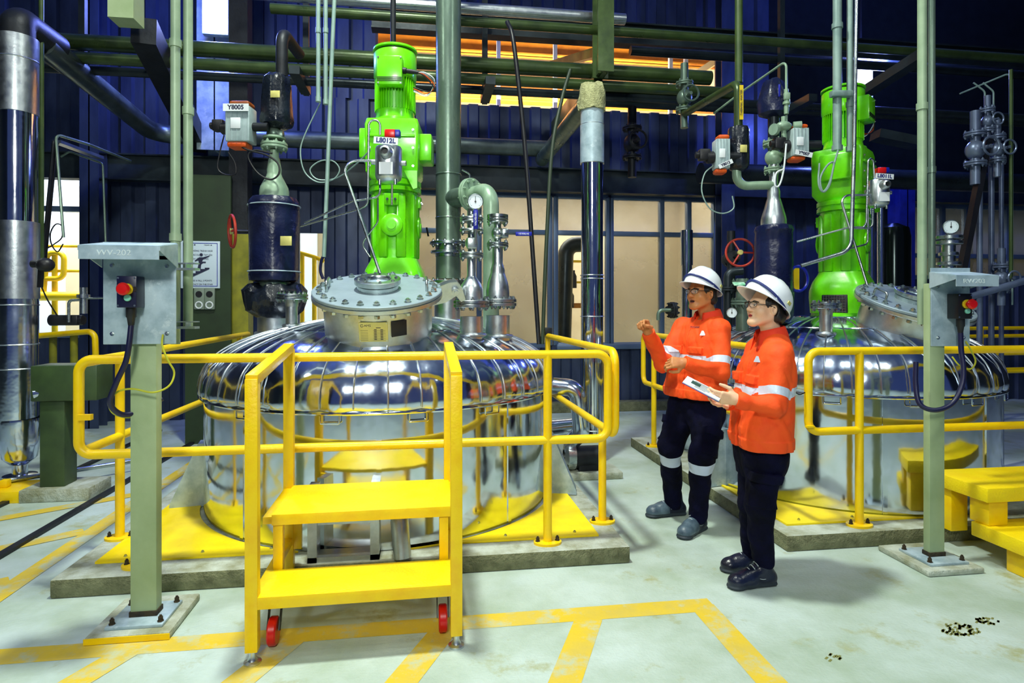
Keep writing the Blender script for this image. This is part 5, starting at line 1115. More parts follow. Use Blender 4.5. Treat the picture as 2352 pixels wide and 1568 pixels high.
# yellow rails far left and beyond
rl = thing('guard_rail', 'yellow tube guard rail in the dark at far left behind the riser', 'railing', W(130, 900, 6.4))
MB().tube(fillet([W(40, 775, 6.4), W(218, 760, 6.4), W(222, 900, 6.4)], .08), .03, 12).build('rail_tube', yellow, rl)
for px in (122, 170): a = W(px, 770, 6.45); MB().cyl((a.x, a.y, 0), (a.x, a.y, a.z), .035).build('post', olive, rl)
ro = thing('guard_rail', 'yellow railing seen through the bright left opening', 'railing', Yp(130, 680, 10.4))
def yrail(r, pts, rr_): MB().tube(fillet(pts, .1), rr_, 10).build('rail_tube', yellow, r)
yrail(ro, [Yp(40, 680, 10.0), Yp(215, 680, 10.0)], .07)
yrail(ro, [Yp(40, 622, 10.1), Yp(215, 622, 10.1)], .025)
yrail(ro, [Yp(40, 565, 10.1), Yp(215, 565, 10.1)], .025)
yrail(ro, [Yp(100, 672, 10.05), Yp(108, 580, 10.05), Yp(148, 580, 10.05), Yp(146, 640, 10.05), Yp(100, 640, 10.05)], .04)
for px in (60, 126, 205): a = Yp(px, 575, 10.08); MB().cyl((a.x, a.y, 0), (a.x, a.y, a.z), .04).build('post', yellow, ro)
single('post', MB().bb(*(lambda a: (a.x - .14, a.x + .14, a.y, a.y + .2, 0, 3.5))(Yp(172, 500, 10.9))), cream, 'cream post seen through the left opening', 'post')
rg = thing('guard_rail', 'yellow stair railing seen through the gap right of the navy valve', 'railing', Yp(708, 640, 9.6))
yrail(rg, [Yp(670, 575, 9.6), Yp(722, 590, 9.6), Yp(745, 600, 9.6)], .03)
for px, py in ((694, 584), (722, 590)): a = Yp(px, py, 9.6); MB().cyl((a.x, a.y, 0), (a.x, a.y, a.z), .035).build('post', yellow, rg)
t = thing('office_rack', 'yellow shelf rack with dark bottles seen through the open office bay', 'rack', Yp(1308, 760, 10.2))
for py in (600, 648, 698): q = Yp(1280, py, 10.2); q2 = Yp(1345, py, 10.2); MB().bb(q.x, q2.x, 10.1, 10.3, q.z - (.015 if py < 690 else .07), q.z + .015).build('shelf', yellow if py < 690 else orangest, t)
for px in (1286, 1300): q = Yp(px, 600, 10.2); MB().bb(q.x - .02, q.x + .02, 10.15, 10.25, 0, q.z + .05).build('upright', yellow, t)
for px, py in ((1296, 640), (1304, 640), (1318, 645), (1312, 690), (1300, 690)):
    q = Yp(px, py, 10.05); single('bottle', MB().lathe([(0, 0), (.05, 0), (.05, .2), (.02, .26), (.02, .3), (0, .3)], MX.Translation(q + V((0, 0, -.12))), 14), blackm, 'dark bottle on the yellow rack in the open office bay', 'bottle', 'bottles on the office rack')
single('duct', MB().tube(fillet([Yp(1350, 560, 9.8), Yp(1300, 562, 9.8), V((Yp(1290, 600, 9.8).x, 9.8, 0.0))], .2), .13, 20), dpipe, 'dark bent duct seen through the open office bay', 'duct')
# green stand and yellow skid at left floor
gs = W(135, 1085, 4.9); t = thing('equipment_stand', 'dark green pedestal stand behind the left rail corner', 'stand', (gs.x, gs.y, 0))
mg = mat('dark_green_paint', C(62, 84, 46), 0.45, 0, C(44, 62, 36), 4, 0.5)
MB().bb(gs.x - .09, gs.x + .09, gs.y - .09, gs.y + .09, .1, .95, .006).build('column', mg, t); MB().bb(gs.x - .14, gs.x + .34, gs.y - .12, gs.y + .14, .78, 1.06, .01).build('box_body', mg, t); MB().bb(gs.x - .2, gs.x + .3, gs.y - .16, gs.y + .2, 0, .1, .01).build('foot', padcon, t)
MB().tube([W(80, 905, 4.8), W(168, 890, 4.9)], .05, 14).build('clad_arm', chromew, t)
a = Fz(0, 1180); a2 = Fz(132, 1150)
t = thing('skid_frame', 'low yellow skid frame on the floor at far left', 'skid', (a2.x - .3, a2.y + .1, 0))
MB().bb(a2.x - .9, a2.x, a2.y - .0, a2.y + .32, .05, .09, .004).build('deck', yellow, t); MB().bb(a2.x - .9, a2.x, a2.y - .02, a2.y, .0, .09, .004).build('edge_beam', yellow, t)
for dx in (-.12, -.45): MB().bb(a2.x + dx - .03, a2.x + dx + .03, a2.y + .1, a2.y + .16, .09, .15, .008).build('lug', yellow, t)
MB().tube([(a2.x - .9, a2.y - .1, .12), (a2.x + .3, a2.y + .9, .10)], .02, 10).build('rod', steel, t)
for i in range(2):
    x = -2.55 - i * .65; b = MB(); b.bar((x - .0, 3.3 + i * .2, .012), (x + .0, 8.0, .012), .05, .024); tag(b.build('shade_edge_strip', darkm), ['nearer', 'farther'][i] + ' dark floor strip running back at left, for pipe shadow and slab edge', 'trim', kind='structure')  # dark bars laid in place of a pipe shadow and a slab edge
# ---- stair sign
s0, s1 = Yp(437, 553, 7.18), Yp(505, 662, 7.18)
w, h = s1.x - s0.x + .10, s0.z - s1.z; c = V(((s0.x + s1.x) / 2 - .05, 7.19, (s0.z + s1.z) / 2))
t = thing('safety_sign', 'white stair safety sign in Vietnamese and English on the green partition', 'sign', c)
signm = mat('sign_white', C(205, 222, 235), 0.45)
MB().bb(c.x - w / 2, c.x + w / 2, 7.18, 7.196, s1.z, s0.z, .003).build('panel', signm, t)
b = MB(); u, v = w * .44, h * .46
for (x0, x1, z0, z1) in ((-u, u, v - .006, v), (-u, u, -v, -v + .006), (-u, -u + .006, -v, v), (u - .006, u, -v, v)): b.bb(c.x + x0, c.x + x1, 7.177, 7.18, c.z + z0, c.z + z1)
b.build('border_line', bluep, t)
sgm = lambda x, z: MX.Translation((c.x + x, 7.178, c.z + z)) @ MX.Rotation(PI / 2, 4, 'X')
for s, z, sz, mm in (('ĐỀ PHÒNG TRÁNH NGÃ', .29, .037, inkdark), ('HÃY SỬ DỤNG TAY VỊN', .205, .037, inkdark), ('KHI LÊN XUỐNG', .12, .037, inkdark), ('AVOID A FALL 3 POINTS', -.34, .036, inkdark), ('CONTACT ON THE STAIR', -.42, .036, inkdark)):
    text('lettering', s, sgm(.0, z * h / 1.0), sz * .74 * h / .58, mm, t, sx=.92)
text('lettering', 'MASAN ▲', sgm(w * .20, .415 * h), .018, inkdark, t); text('lettering', 'MASAN ■', sgm(-w * .22, .415 * h), .018, inkdark, t)
pk = h / .545
b = MB(); q = lambda x, z: V((c.x + x * pk, 7.175, c.z + z * pk))
fx = MX((V((1, 0, 0)), V((0, 0, 1)), V((0, -1, 0)))).transposed().to_4x4()
def poly(pts): b.prism([(x * pk, z * pk) for x, z in pts], MX.Translation((c.x, 7.178, c.z)) @ fx, .003)
poly([(-.08, -.14), (.10, -.05), (.10, -.035), (.05, -.035), (.05, -.05), (.0, -.05), (.0, -.075), (-.05, -.075), (-.05, -.10), (-.08, -.10)])
poly([(-.015, -.05), (.005, -.05), (.01, .0), (.03, .02), (.06, .02), (.06, .035), (.02, .035), (.03, .06), (.06, .075), (.10, .095), (.10, .105), (.03, .085), (-.01, .085), (-.06, .045), (-.055, .035), (-.02, .05), (-.015, .02), (-.03, -.05)])
b.disc(q(.012, .115), (0, -1, 0), .017 * pk, .003, 20); b.build('stair_figure', inkdark, t)
# sockets under the sign
for px, lab in ((458, 'left'), (482, 'right')):
    a = Yp(px, 690, 7.18); t = thing('power_socket', lab + ' grey double socket on the partition under the stair sign', 'socket', a)
    MB().box(a + V((0, 0, .02)), (.11, .03, .24), None, .01).build('socket_body', mat('socket_grey', C(120, 134, 120), 0.5), t)
    MB().disc(a + V((0, -.015, .07)), (0, -1, 0), .035, .004, 20).build('socket_face', blackm, t); MB().torus(a + V((0, -.017, -.05)), (0, 1, 0), .035, .008, 24, 6).build('socket_ring', white, t)
# ================================================================ people: smooth-union solids meshed with surface nets
class SDF:
    def __init__(s, lo, hi, h):
        s.lo = np.array(lo, dtype=np.float64); s.h = h; s.n = np.maximum(4, np.ceil((np.array(hi) - s.lo) / h).astype(int) + 1)
        s.f = np.full(s.n, 0.2, dtype=np.float32)
    def sub(s, lo, hi, m):
        i0 = np.clip(np.floor((np.array(lo) - m - s.lo) / s.h).astype(int), 0, s.n - 1); i1 = np.clip(np.ceil((np.array(hi) + m - s.lo) / s.h).astype(int) + 1, 1, s.n)
        if np.any(i1 <= i0): return None
        ax = [(s.lo[k] + s.h * np.arange(i0[k], i1[k])).astype(np.float32) for k in range(3)]
        return tuple(slice(a, b) for a, b in zip(i0, i1)), np.stack(np.meshgrid(*ax, indexing='ij'), -1)
    def comb(s, q, d, k, op):
        a = s.f[q]
        if op == 'sub': d = -d; a2 = -a; d2 = -d
        if op == 'add':
            if k > 0:
                h = np.maximum(k - np.abs(a - d), 0) / k; s.f[q] = np.minimum(a, d) - h * h * k * 0.25
            else: s.f[q] = np.minimum(a, d)
        else:
            if k > 0:
                h = np.maximum(k - np.abs(a - d), 0) / k; s.f[q] = np.maximum(a, d) + h * h * k * 0.25
            else: s.f[q] = np.maximum(a, d)
    def cone(s, a, b, r1, r2, k=0.02, op='add'):
        a = np.array(a, np.float32); b = np.array(b, np.float32); R = max(r1, r2)
        g = s.sub(np.minimum(a, b) - R, np.maximum(a, b) + R, max(k, 3 * s.h) + .02)
        if g is None: return s
        q, P = g; ba = b - a; L = float(ba @ ba) + 1e-9
        t = np.clip(((P - a) @ ba) / L, 0, 1); d = np.linalg.norm(P - a - t[..., None] * ba, axis=-1) - (r1 + (r2 - r1) * t)
        s.comb(q, d, k, op); return s
    def ell(s, c, r, R=None, k=0.02, op='add'):
        c = np.array(c, np.float32); r = np.array(r, np.float32); m = float(r.max())
        g = s.sub(c - m, c + m, max(k, 3 * s.h) + .02)
        if g is None: return s
        q, P = g; P = P - c
        if R is not None: P = P @ np.array(R, np.float32)
        k0 = np.linalg.norm(P / r, axis=-1); k1 = np.linalg.norm(P / (r * r), axis=-1) + 1e-6
        s.comb(q, (k0 * (k0 - 1) / k1).astype(np.float32), k, op); return s
    def box(s, c, hs, R, rd=0.004, k=0.004, op='add'):
        c = np.array(c, np.float32); hs = np.array(hs, np.float32); m = float(np.linalg.norm(hs))
        g = s.sub(c - m, c + m, max(k, 3 * s.h) + .01)
        if g is None: return s
        q, P = g; P = np.abs((P - c) @ np.array(R, np.float32)) - hs + rd
        d = np.linalg.norm(np.maximum(P, 0), axis=-1) + np.minimum(P.max(-1), 0) - rd
        s.comb(q, d, k, op); return s
    def raise_(s, c, hs, R, amt):
        c = np.array(c, np.float32); hs = np.array(hs, np.float32); m = float(np.linalg.norm(hs))
        g = s.sub(c - m, c + m, .01)
        if g is None: return s
        q, P = g; P = np.abs((P - c) @ np.array(R, np.float32)) - hs
        s.f[q] = np.minimum(s.f[q], np.maximum(s.f[q] - amt, P.max(-1))); return s
    def cut(s, p, n):
        """remove everything on the +n side of p"""
        ax = [(s.lo[k] + s.h * np.arange(s.n[k])).astype(np.float32) for k in range(3)]
        n = np.array(n, np.float32); n = n / np.linalg.norm(n); p = np.array(p, np.float32)
        d = ((ax[0] - p[0]) * n[0])[:, None, None] + ((ax[1] - p[1]) * n[1])[None, :, None] + ((ax[2] - p[2]) * n[2])[None, None, :]
        s.f = np.maximum(s.f, d); return s
    def wrinkle(s, amp, freq, seed, zfun=None):
        g = s.sub(s.lo, s.lo + s.h * (s.n - 1), 0); q, P = g; rs = np.random.RandomState(seed); w = np.zeros(P.shape[:3], np.float32)
        for i in range(7):
            v = rs.normal(size=3); v = v / np.linalg.norm(v) * freq * (0.6 + 0.9 * rs.rand()); u = rs.normal(size=3) * freq * .35
            w += np.sin(P @ v.astype(np.float32) + 2.2 * np.sin(P @ u.astype(np.float32) + rs.rand() * 6) + rs.rand() * 6)
        w = w / 3.0; w = np.where(w > 0, w, w * .5); s.f += (amp * w).astype(np.float32); return s
    def at(s, p):
        i = np.clip(np.round((np.array(p) - s.lo) / s.h).astype(int), 0, s.n - 1); return float(s.f[tuple(i)])
    def hit(s, px, py, d0, d1):
        for d in np.arange(d0, d1, .004):
            p = W(px, py, d)
            if s.at(p) < 0: return p
        return W(px, py, (d0 + d1) / 2)
    def arrays(s):
        f = s.f; sg = f < 0; c = np.zeros(np.array(f.shape) - 1, np.int8)
        offs = [(i, j, k) for i in (0, 1) for j in (0, 1) for k in (0, 1)]; nx, ny, nz_ = c.shape
        for (i, j, k) in offs: c += sg[i:i + nx, j:j + ny, k:k + nz_]
        idx = np.argwhere((c > 0) & (c < 8)); vid = np.full(c.shape, -1, np.int32); vid[tuple(idx.T)] = np.arange(len(idx))
        acc = np.zeros((len(idx), 3)); cnt = np.zeros(len(idx))
        for ax in range(3):
            o1, o2 = [x for x in range(3) if x != ax]
            for u in (0, 1):
                for v in (0, 1):
                    e = np.zeros(3, int); e[o1] = u; e[o2] = v; e2 = e.copy(); e2[ax] = 1
                    a = f[tuple((idx + e).T)].astype(np.float64); b = f[tuple((idx + e2).T)].astype(np.float64); m = (a < 0) != (b < 0)
                    t = np.where(m, a / np.where(m, a - b, 1), 0); p = np.tile(e.astype(float), (len(idx), 1)); p[:, ax] = t
                    acc[m] += p[m]; cnt[m] += 1
        vs = s.lo + s.h * (idx + acc / np.maximum(cnt, 1)[:, None]); quads = []
        for ax in range(3):
            o1, o2 = [x for x in range(3) if x != ax]
            A = [slice(None)] * 3; B = [slice(None)] * 3; A[ax] = slice(0, -1); B[ax] = slice(1, None)
            a, b = sg[tuple(A)], sg[tuple(B)]; e = np.argwhere(a != b)
            ok = (e[:, o1] > 0) & (e[:, o2] > 0) & (e[:, o1] < f.shape[o1] - 1) & (e[:, o2] < f.shape[o2] - 1); e = e[ok]
            fl = a[tuple(e.T)]
            def vi(du, dv): q = e.copy(); q[:, o1] -= du; q[:, o2] -= dv; return vid[tuple(q.T)]
            Q = np.stack([vi(0, 0), vi(1, 0), vi(1, 1), vi(0, 1)], 1)
            if ax == 1: fl = ~fl
            Q[~fl] = Q[~fl][:, ::-1]; quads.append(Q)
        return vs, np.concatenate(quads)
    def build(s, name, mats, parent, mfun=None, sm=180, band=None):
        vs, Q = s.arrays(); off = np.array(OFF[parent]); me = bpy.data.meshes.new(name)
        me.vertices.add(len(vs)); me.vertices.foreach_set('co', (vs - off).astype(np.float32).ravel())
        me.loops.add(Q.size); me.loops.foreach_set('vertex_index', Q.ravel().astype(np.int32))
        me.polygons.add(len(Q)); me.polygons.foreach_set('loop_start', np.arange(0, Q.size, 4, dtype=np.int32)); me.polygons.foreach_set('loop_total', np.full(len(Q), 4, np.int32))
        for k in (mats if isinstance(mats, (list, tuple)) else [mats]): me.materials.append(k)
        if mfun is not None: me.polygons.foreach_set('material_index', mfun(vs[Q].mean(1)).astype(np.int32))
        if band is not None: me.attributes.new('band', 'FLOAT', 'POINT').data.foreach_set('value', band(vs).astype(np.float32))
        me.polygons.foreach_set('use_smooth', [True] * len(Q)); me.update(); me.validate()
        return put(name, me, parent)
def cd(ux, ud): return V((ux * ct + ud * st, -ux * st + ud * ct, 0)).normalized()
def seg_t(P, a, b):
    a, b = np.array(a), np.array(b); ba = b - a; t = ((P - a) @ ba) / (ba @ ba); d = np.linalg.norm(P - a - np.clip(t, 0, 1)[:, None] * ba, axis=1); return t, d
skin_m = mat('skin_tan', C(206, 140, 84), 0.5, 0, C(190, 122, 72), 20, 0.5); skin_m.node_tree.nodes['Principled BSDF'].inputs['Subsurface Weight'].default_value = 0.08
skin_w = mat('skin_fair', C(240, 196, 160), 0.5, 0, C(230, 180, 144), 20, 0.5); skin_w.node_tree.nodes['Principled BSDF'].inputs['Subsurface Weight'].default_value = 0.08
lip_m = mat('lip_brown', C(160, 84, 64), 0.4); lip_w = mat('lip_red', C(206, 56, 60), 0.4); mouth = mat('mouth_dark', C(60, 20, 18), 0.6)
hair = mat('black_hair', C(18, 14, 16), 0.45, 0, C(30, 24, 24), 60, 0.5, 0.3, 120)
eyem = mat('eye_white', C(232, 230, 224), 0.2); irism = mat('eye_dark', C(28, 16, 10), 0.15)
orange = mat('hi_vis_orange_cloth', C(250, 86, 8), 0.75, 0, C(246, 74, 4), 14, 0.5, 0.12, 70)
orange_shade = mat('shaded_orange_cloth', C(240, 60, 14), 0.75, 0, C(228, 48, 10), 14, 0.5, 0.12, 70)  # copy of the jacket orange, darkened for the shade on the collar
reflm = mat('silver_reflective_tape', C(206, 218, 236), 0.35, 0.15)
navyc = mat('navy_work_cloth', C(8, 9, 40), 0.85, 0, C(2, 3, 12), 6, 0.5, 0.25, 40)
navyc.node_tree.nodes['Principled BSDF'].inputs['Specular IOR Level'].default_value = 0.12
helm = mat('white_helmet_shell', C(236, 242, 248), 0.28, coat=0.3)
helmblue = mat('navy_goggle_strap', C(24, 40, 110), 0.5)
bootm = mat('navy_black_leather', C(24, 32, 58), 0.3, 0, C(14, 18, 34), 12, 0.5, 0.15, 40)
bootg = mat('grey_scuffed_leather', C(88, 108, 122), 0.4, 0, C(50, 66, 82), 14, 0.5, 0.15, 40)
solem = mat('dark_boot_sole', C(40, 50, 60), 0.6); lace = mat('pale_lace', C(176, 186, 190), 0.7)
lensm = mat('clear_glasses_lens', C(225, 235, 238), 0.04); lensm.node_tree.nodes['Principled BSDF'].inputs['Alpha'].default_value = 0.18
def add_band(m, tape):
    nt = m.node_tree; N = nt.nodes; L = nt.links; b = N['Principled BSDF']; a = N.new('ShaderNodeAttribute'); a.attribute_name = 'band'
    g = N.new('ShaderNodeMath'); g.operation = 'GREATER_THAN'; g.inputs[1].default_value = 0.0; L.new(a.outputs['Fac'], g.inputs[0])
    x = N.new('ShaderNodeMix'); x.data_type = 'RGBA'; x.inputs[7].default_value = tape; L.new(g.outputs[0], x.inputs[0])
    L.new(b.inputs['Base Color'].links[0].from_socket, x.inputs[6]); L.new(x.outputs[2], b.inputs['Base Color'])
    r = N.new('ShaderNodeMapRange'); r.inputs[3].default_value = b.inputs['Roughness'].default_value; r.inputs[4].default_value = .35; L.new(g.outputs[0], r.inputs[0]); L.new(r.outputs[0], b.inputs['Roughness'])
add_band(orange, C(206, 218, 236)); add_band(navyc, C(196, 210, 234))
def head(S, c, f, u, k=1.0, open_=0.0):
    """head with face on an SDF; returns the local->world mapping"""
    f = f.normalized(); l = u.cross(f).normalized(); u = f.cross(l).normalized()
    R = np.array([[l.x, f.x, u.x], [l.y, f.y, u.y], [l.z, f.z, u.z]])
    T = lambda x, y, z: np.array(c) + R @ (np.array((x, y, z)) * k)
    E = lambda p, r, kk=.02, op='add', r3=None: S.ell(T(*p), [q * k for q in r], R if r3 is None else R @ r3, kk, op)
    K = lambda a, b, r1, r2, kk=.015, op='add': S.cone(T(*a), T(*b), r1 * k, r2 * k, kk, op)
    E((0, -.014, .03), (.076, .096, .09), .0); E((0, .030, -.03), (.062, .058, .078), .03)
    for s in (-1, 1):
        K((s * .052, -.005, -.055), (s * .022, .066, -.098), .020, .018, .03); E((s * .042, .052, -.034), (.024, .026, .024), .025)
        K((s * .05, .06, .022), (s * .014, .080, .020), .011, .013, .016)
        E((s * .077, -.008, -.012), (.010, .021, .033), .006); E((s * .084, -.004, -.010), (.006, .011, .019), .004, 'sub')
    E((0, .068, -.100), (.026, .022, .020), .02); K((0, .080, .014), (0, .106, -.026), .008, .012, .014)
    for s in (-1, 1): E((s * .013, .097, -.031), (.009, .012, .008), .008); E((s * .031, .096, .0), (.017, .014, .011), .010, 'sub'); K((s * .024, .085, .0), (s * .040, .079, -.001), .0105, .0095, .004)
    K((-.018, .082, -.056 + open_ * .2), (.018, .082, -.056 + open_ * .2), .0075, .0075, .008); K((0, .087, -.055 + open_ * .2), (0, .087, -.056 + open_ * .2), .0075, .0075, .008)
    K((-.015, .079, -.069 - open_), (.015, .079, -.069 - open_), .009, .009, .008)
    K((-.016, .093, -.0625 - open_ * .4), (.016, .093, -.0625 - open_ * .4), .0025 + open_ * .5, .0025 + open_ * .5, .003, 'sub')
    return T, R
def hand(S, w, fd, pn, side, curl, thumb=0.6, k=1.0):
    """w wrist, fd direction of the fingers, pn palm normal (the way the fingers curl), side: thumb side vector sign"""
    fd = V(fd).normalized(); pn = V(pn); pn = (pn - fd * pn.dot(fd)).normalized(); lt = fd.cross(pn).normalized() * side; w = V(w)
    S.cone(w - fd * .03, w + fd * .015, .027 * k, .026 * k, .02)
    for i, o in enumerate((.030, .010, -.010, -.029)):
        a = w + fd * .012 * k + lt * o * .6 * k; kn = w + fd * (.088 - abs(i - 1) * .005) * k + lt * o * k
        S.cone(a, kn, .0155 * k, .0125 * k, .014)
        p = kn; dr = fd; L = ((.043, .026, .021), (.047, .030, .022), (.043, .028, .021), (.034, .021, .019))[i]; rr_ = (.0092, .0095, .009, .008)[i]; cu = curl[i]
        for j in range(3):
            dr = (MX.Rotation(cu[j], 3, pn.cross(dr) if False else fd.cross(pn)) @ dr).normalized() if False else (dr * math.cos(cu[j]) + (fd.cross(pn).normalized().cross(dr)) * math.sin(cu[j])).normalized()
            q = p + dr * L[j] * k; S.cone(p, q, rr_ * (1 - .07 * j) * k, rr_ * (1 - .07 * (j + 1)) * k, .0035); p = q
    S.ell(w + fd * .045 * k + pn * .006 * k, (.018 * k, .030 * k, .030 * k), np.array(MX((pn, fd, lt)).transposed()), .012)
    b0 = w + fd * .022 * k + lt * .024 * k + pn * .008 * k; d1 = (fd * .55 + lt * .75 + pn * .35).normalized(); b1 = b0 + d1 * .040 * k
    d2 = (fd * (.9 - thumb * .2) + lt * (.35 - thumb * .8) + pn * (.25 + thumb * .5)).normalized(); b2 = b1 + d2 * .032 * k; d3 = (d2 + (-lt) * thumb * .5).normalized(); b3 = b2 + d3 * .024 * k
    S.cone(b0, b1, .016 * k, .0115 * k, .012).cone(b1, b2, .0112 * k, .0102 * k, .004).cone(b2, b3, .0102 * k, .0085 * k, .003)
def torso(S, levels, k=.03, n=5):
    lv = []
    for (c0, a0, r0, l0), (c1, a1, r1, l1) in zip(levels, levels[1:]):
        for i in range(n): t = i / n; lv.append((c0.lerp(c1, t), a0 + (a1 - a0) * t, r0 + (r1 - r0) * t, l0.lerp(l1, t)))
    lv.append(levels[-1])
    for c, a, r, l in lv: S.cone(c - l * a, c + l * a, r, r, k)
def helmet(parent, c, f, u, k, strap_low=0.0):
    f = f.normalized(); l = u.cross(f).normalized(); u = f.cross(l).normalized()
    T = lambda x, y, z: V(c) + (l * x + f * y + u * z) * k
    n = 72; b = MB(); rings = []
    def ring(fr, hz, out, brim=0.0):
        rg = []
        for j in range(n):
            a = 2 * PI * j / n; sx, sy = math.sin(a), math.cos(a)
            x = .118 * fr * sx; y = .146 * fr * sy; z = hz
            rx = math.exp(-(x / .016) ** 2) * .010 + math.exp(-((abs(x) - .036) / .010) ** 2) * .005
            z += rx * max(0, min(1, (hz - .02) / .06)) * (1 if abs(sy) > .0 or fr < .3 else 1)
            x += sx * out; y += sy * out
            br = max(0, sy) ** 3 * brim; y += br; z -= br * .32
            rg.append(b.bm.verts.new(T(x, y, z)))
        return rg
    for ph in (4, 10, 18, 27, 36, 45, 54, 63, 72, 80, 86, 90): rings.append(ring(math.sin(rad(ph)), .128 * math.cos(rad(ph)), 0))
    rings += [ring(1, -.018, .002), ring(1, -.025, .005, .010), ring(1, -.028, .011, .028), ring(1, -.030, .014, .036), ring(1, -.034, .013, .035), ring(1, -.033, .008, .02), ring(1, -.026, -.002, .0)]
    for ph in (86, 72, 54, 36, 18): rings.append(ring(math.sin(rad(ph)) * .965, .118 * math.cos(rad(ph)), 0))
    for A, B in zip(rings, rings[1:]):
        for j in range(n): b.bm.faces.new((A[j], A[(j + 1) % n], B[(j + 1) % n], B[j]))
    b.bm.faces.new(rings[0]); b.bm.faces.new(rings[-1])
    h = b.build('hard_hat', helm, parent, 60)
    # goggle strap lying round the front half of the shell
    pts = []
    for i in range(25):
        a = rad(-112 + 224 * i / 24); z = .030 - .062 * (abs(a) / rad(112)) ** 1.4
        fr = math.sqrt(max(0, 1 - (z / .128) ** 2)) if z > 0 else 1.0
        pts.append(T((.1205 * fr + .003) * math.sin(a), (.1485 * fr + .003) * math.cos(a), z))
    MB().tube(pts, .0075 * k, 8).build('goggle_strap', helmblue, h)
    for s in (-1, 1):
        MB().box(T(s * .121, .01, -.006), (.006 * k, .05 * k, .022 * k), MX((l, f, u)).transposed()).build('accessory_slot', helm, h)
    MB().box(T(.112, -.06, .012), (.004 * k, .030 * k, .018 * k), MX((l * .93 - f * .37, f * .93 + l * .37, u)).transposed()).build('sticker', brasst, h)
    return h
def glasses(parent, T, k, col):
    g = MB()
    for s in (-1, 1):
        pts = [T(s * (.032 + .027 * math.cos(a)), .108 - .012 * (abs(math.cos(a) + 1) if False else (.5 + .5 * math.cos(a))), .0 + .0155 * math.sin(a)) for a in [2 * PI * i / 20 for i in range(21)]]
        g.tube([V(p) for p in pts], .0013 * k, 6)
        g.tube([V(T(s * .060, .094, .006)), V(T(s * .076, .06, .008)), V(T(s * .080, .0, .004)), V(T(s * .079, -.02, -.006))], .0024 * k, 6)
        g.tube([V(T(s * .008, .110, .0135)), V(T(s * .034, .108, .0165)), V(T(s * .060, .096, .010))], .0026 * k, 6)
    g.tube([V(T(-.008, .108, .004)), V(T(.008, .108, .004))], .0022 * k, 6)
    o = g.build('safety_glasses', col, parent)
    for s in (-1, 1):
        b = MB(); vs = [b.bm.verts.new(V(T(s * (.032 + .026 * math.cos(a)), .1075 - .012 * (.5 + .5 * math.cos(a)), .015 * math.sin(a)))) for a in [2 * PI * i / 20 for i in range(20)]]
        b.bm.faces.new(vs); b.build('lens', lensm, o)
def boot(parent, heel, f, k=1.0, toe=bootm, label=None):
    """heel: ground point under the ankle"""
    f = V((f.x, f.y, 0)).normalized(); l = V((-f.y, f.x, 0)); u = V((0, 0, 1)); o = V((heel.x, heel.y, 0))
    P = lambda x, y, z: o + (l * x + f * y + u * z) * k
    R = np.array(MX((l, f, u)).transposed()); h = .004
    S = SDF(np.array(o) - .26, np.array(o) + np.array((.26, .26, .22)), h)
    S.cone(P(0, -.045, .045), P(0, .10, .040), .042 * k, .046 * k, .02).cone(P(.0, .10, .040), P(.005, .165, .036), .047 * k, .044 * k, .03)
    S.ell(P(.003, .165, .040), (.050 * k, .058 * k, .042 * k), R, .02)
    S.cone(P(0, -.02, .06), P(0, -.005, .155), .044 * k, .047 * k, .03).cone(P(0, .02, .09), P(0, .11, .062), .036 * k, .036 * k, .03)
    S.box(P(0, .065, .015), (.044 * k, .145 * k, .015 * k), R, .02, .006); S.ell(P(.004, .17, .014), (.054 * k, .06 * k, .016 * k), R, .006)
    S.cut(P(0, 0, .0015), (0, 0, -1)); S.cut(P(0, 0, .165), (0, 0, 1))
    oo = np.array(o)
    def mf(C_):
        L = (C_ - oo) @ R / k; m = np.zeros(len(C_)); m[L[:, 1] > (.06 if toe is bootg else .135)] = 2; m[L[:, 2] < .029] = 1; return m
    b = S.build('boot', [bootm, solem, toe], parent, mf)
    for i in range(4):
        y = .045 + i * .022; z = .128 - i * .016
        MB().tube(spline([P(-.028, y, z - .002), P(0, y + .008, z + .013), P(.028, y + .002, z - .002)], 4), .0030 * k, 6).build('lace', lace, b)
    MB().tube(spline([P(.046, .10, .035), P(.044, .06, .06), P(.046, .02, .055), P(.044, -.04, .07)], 5), .0018, 5).build('stitching', lace, b)
    MB().tube(spline([P(-.046, .10, .035), P(-.044, .06, .06), P(-.046, .02, .055), P(-.044, -.04, .07)], 5), .0018, 5).build('stitching', lace, b)
    return b
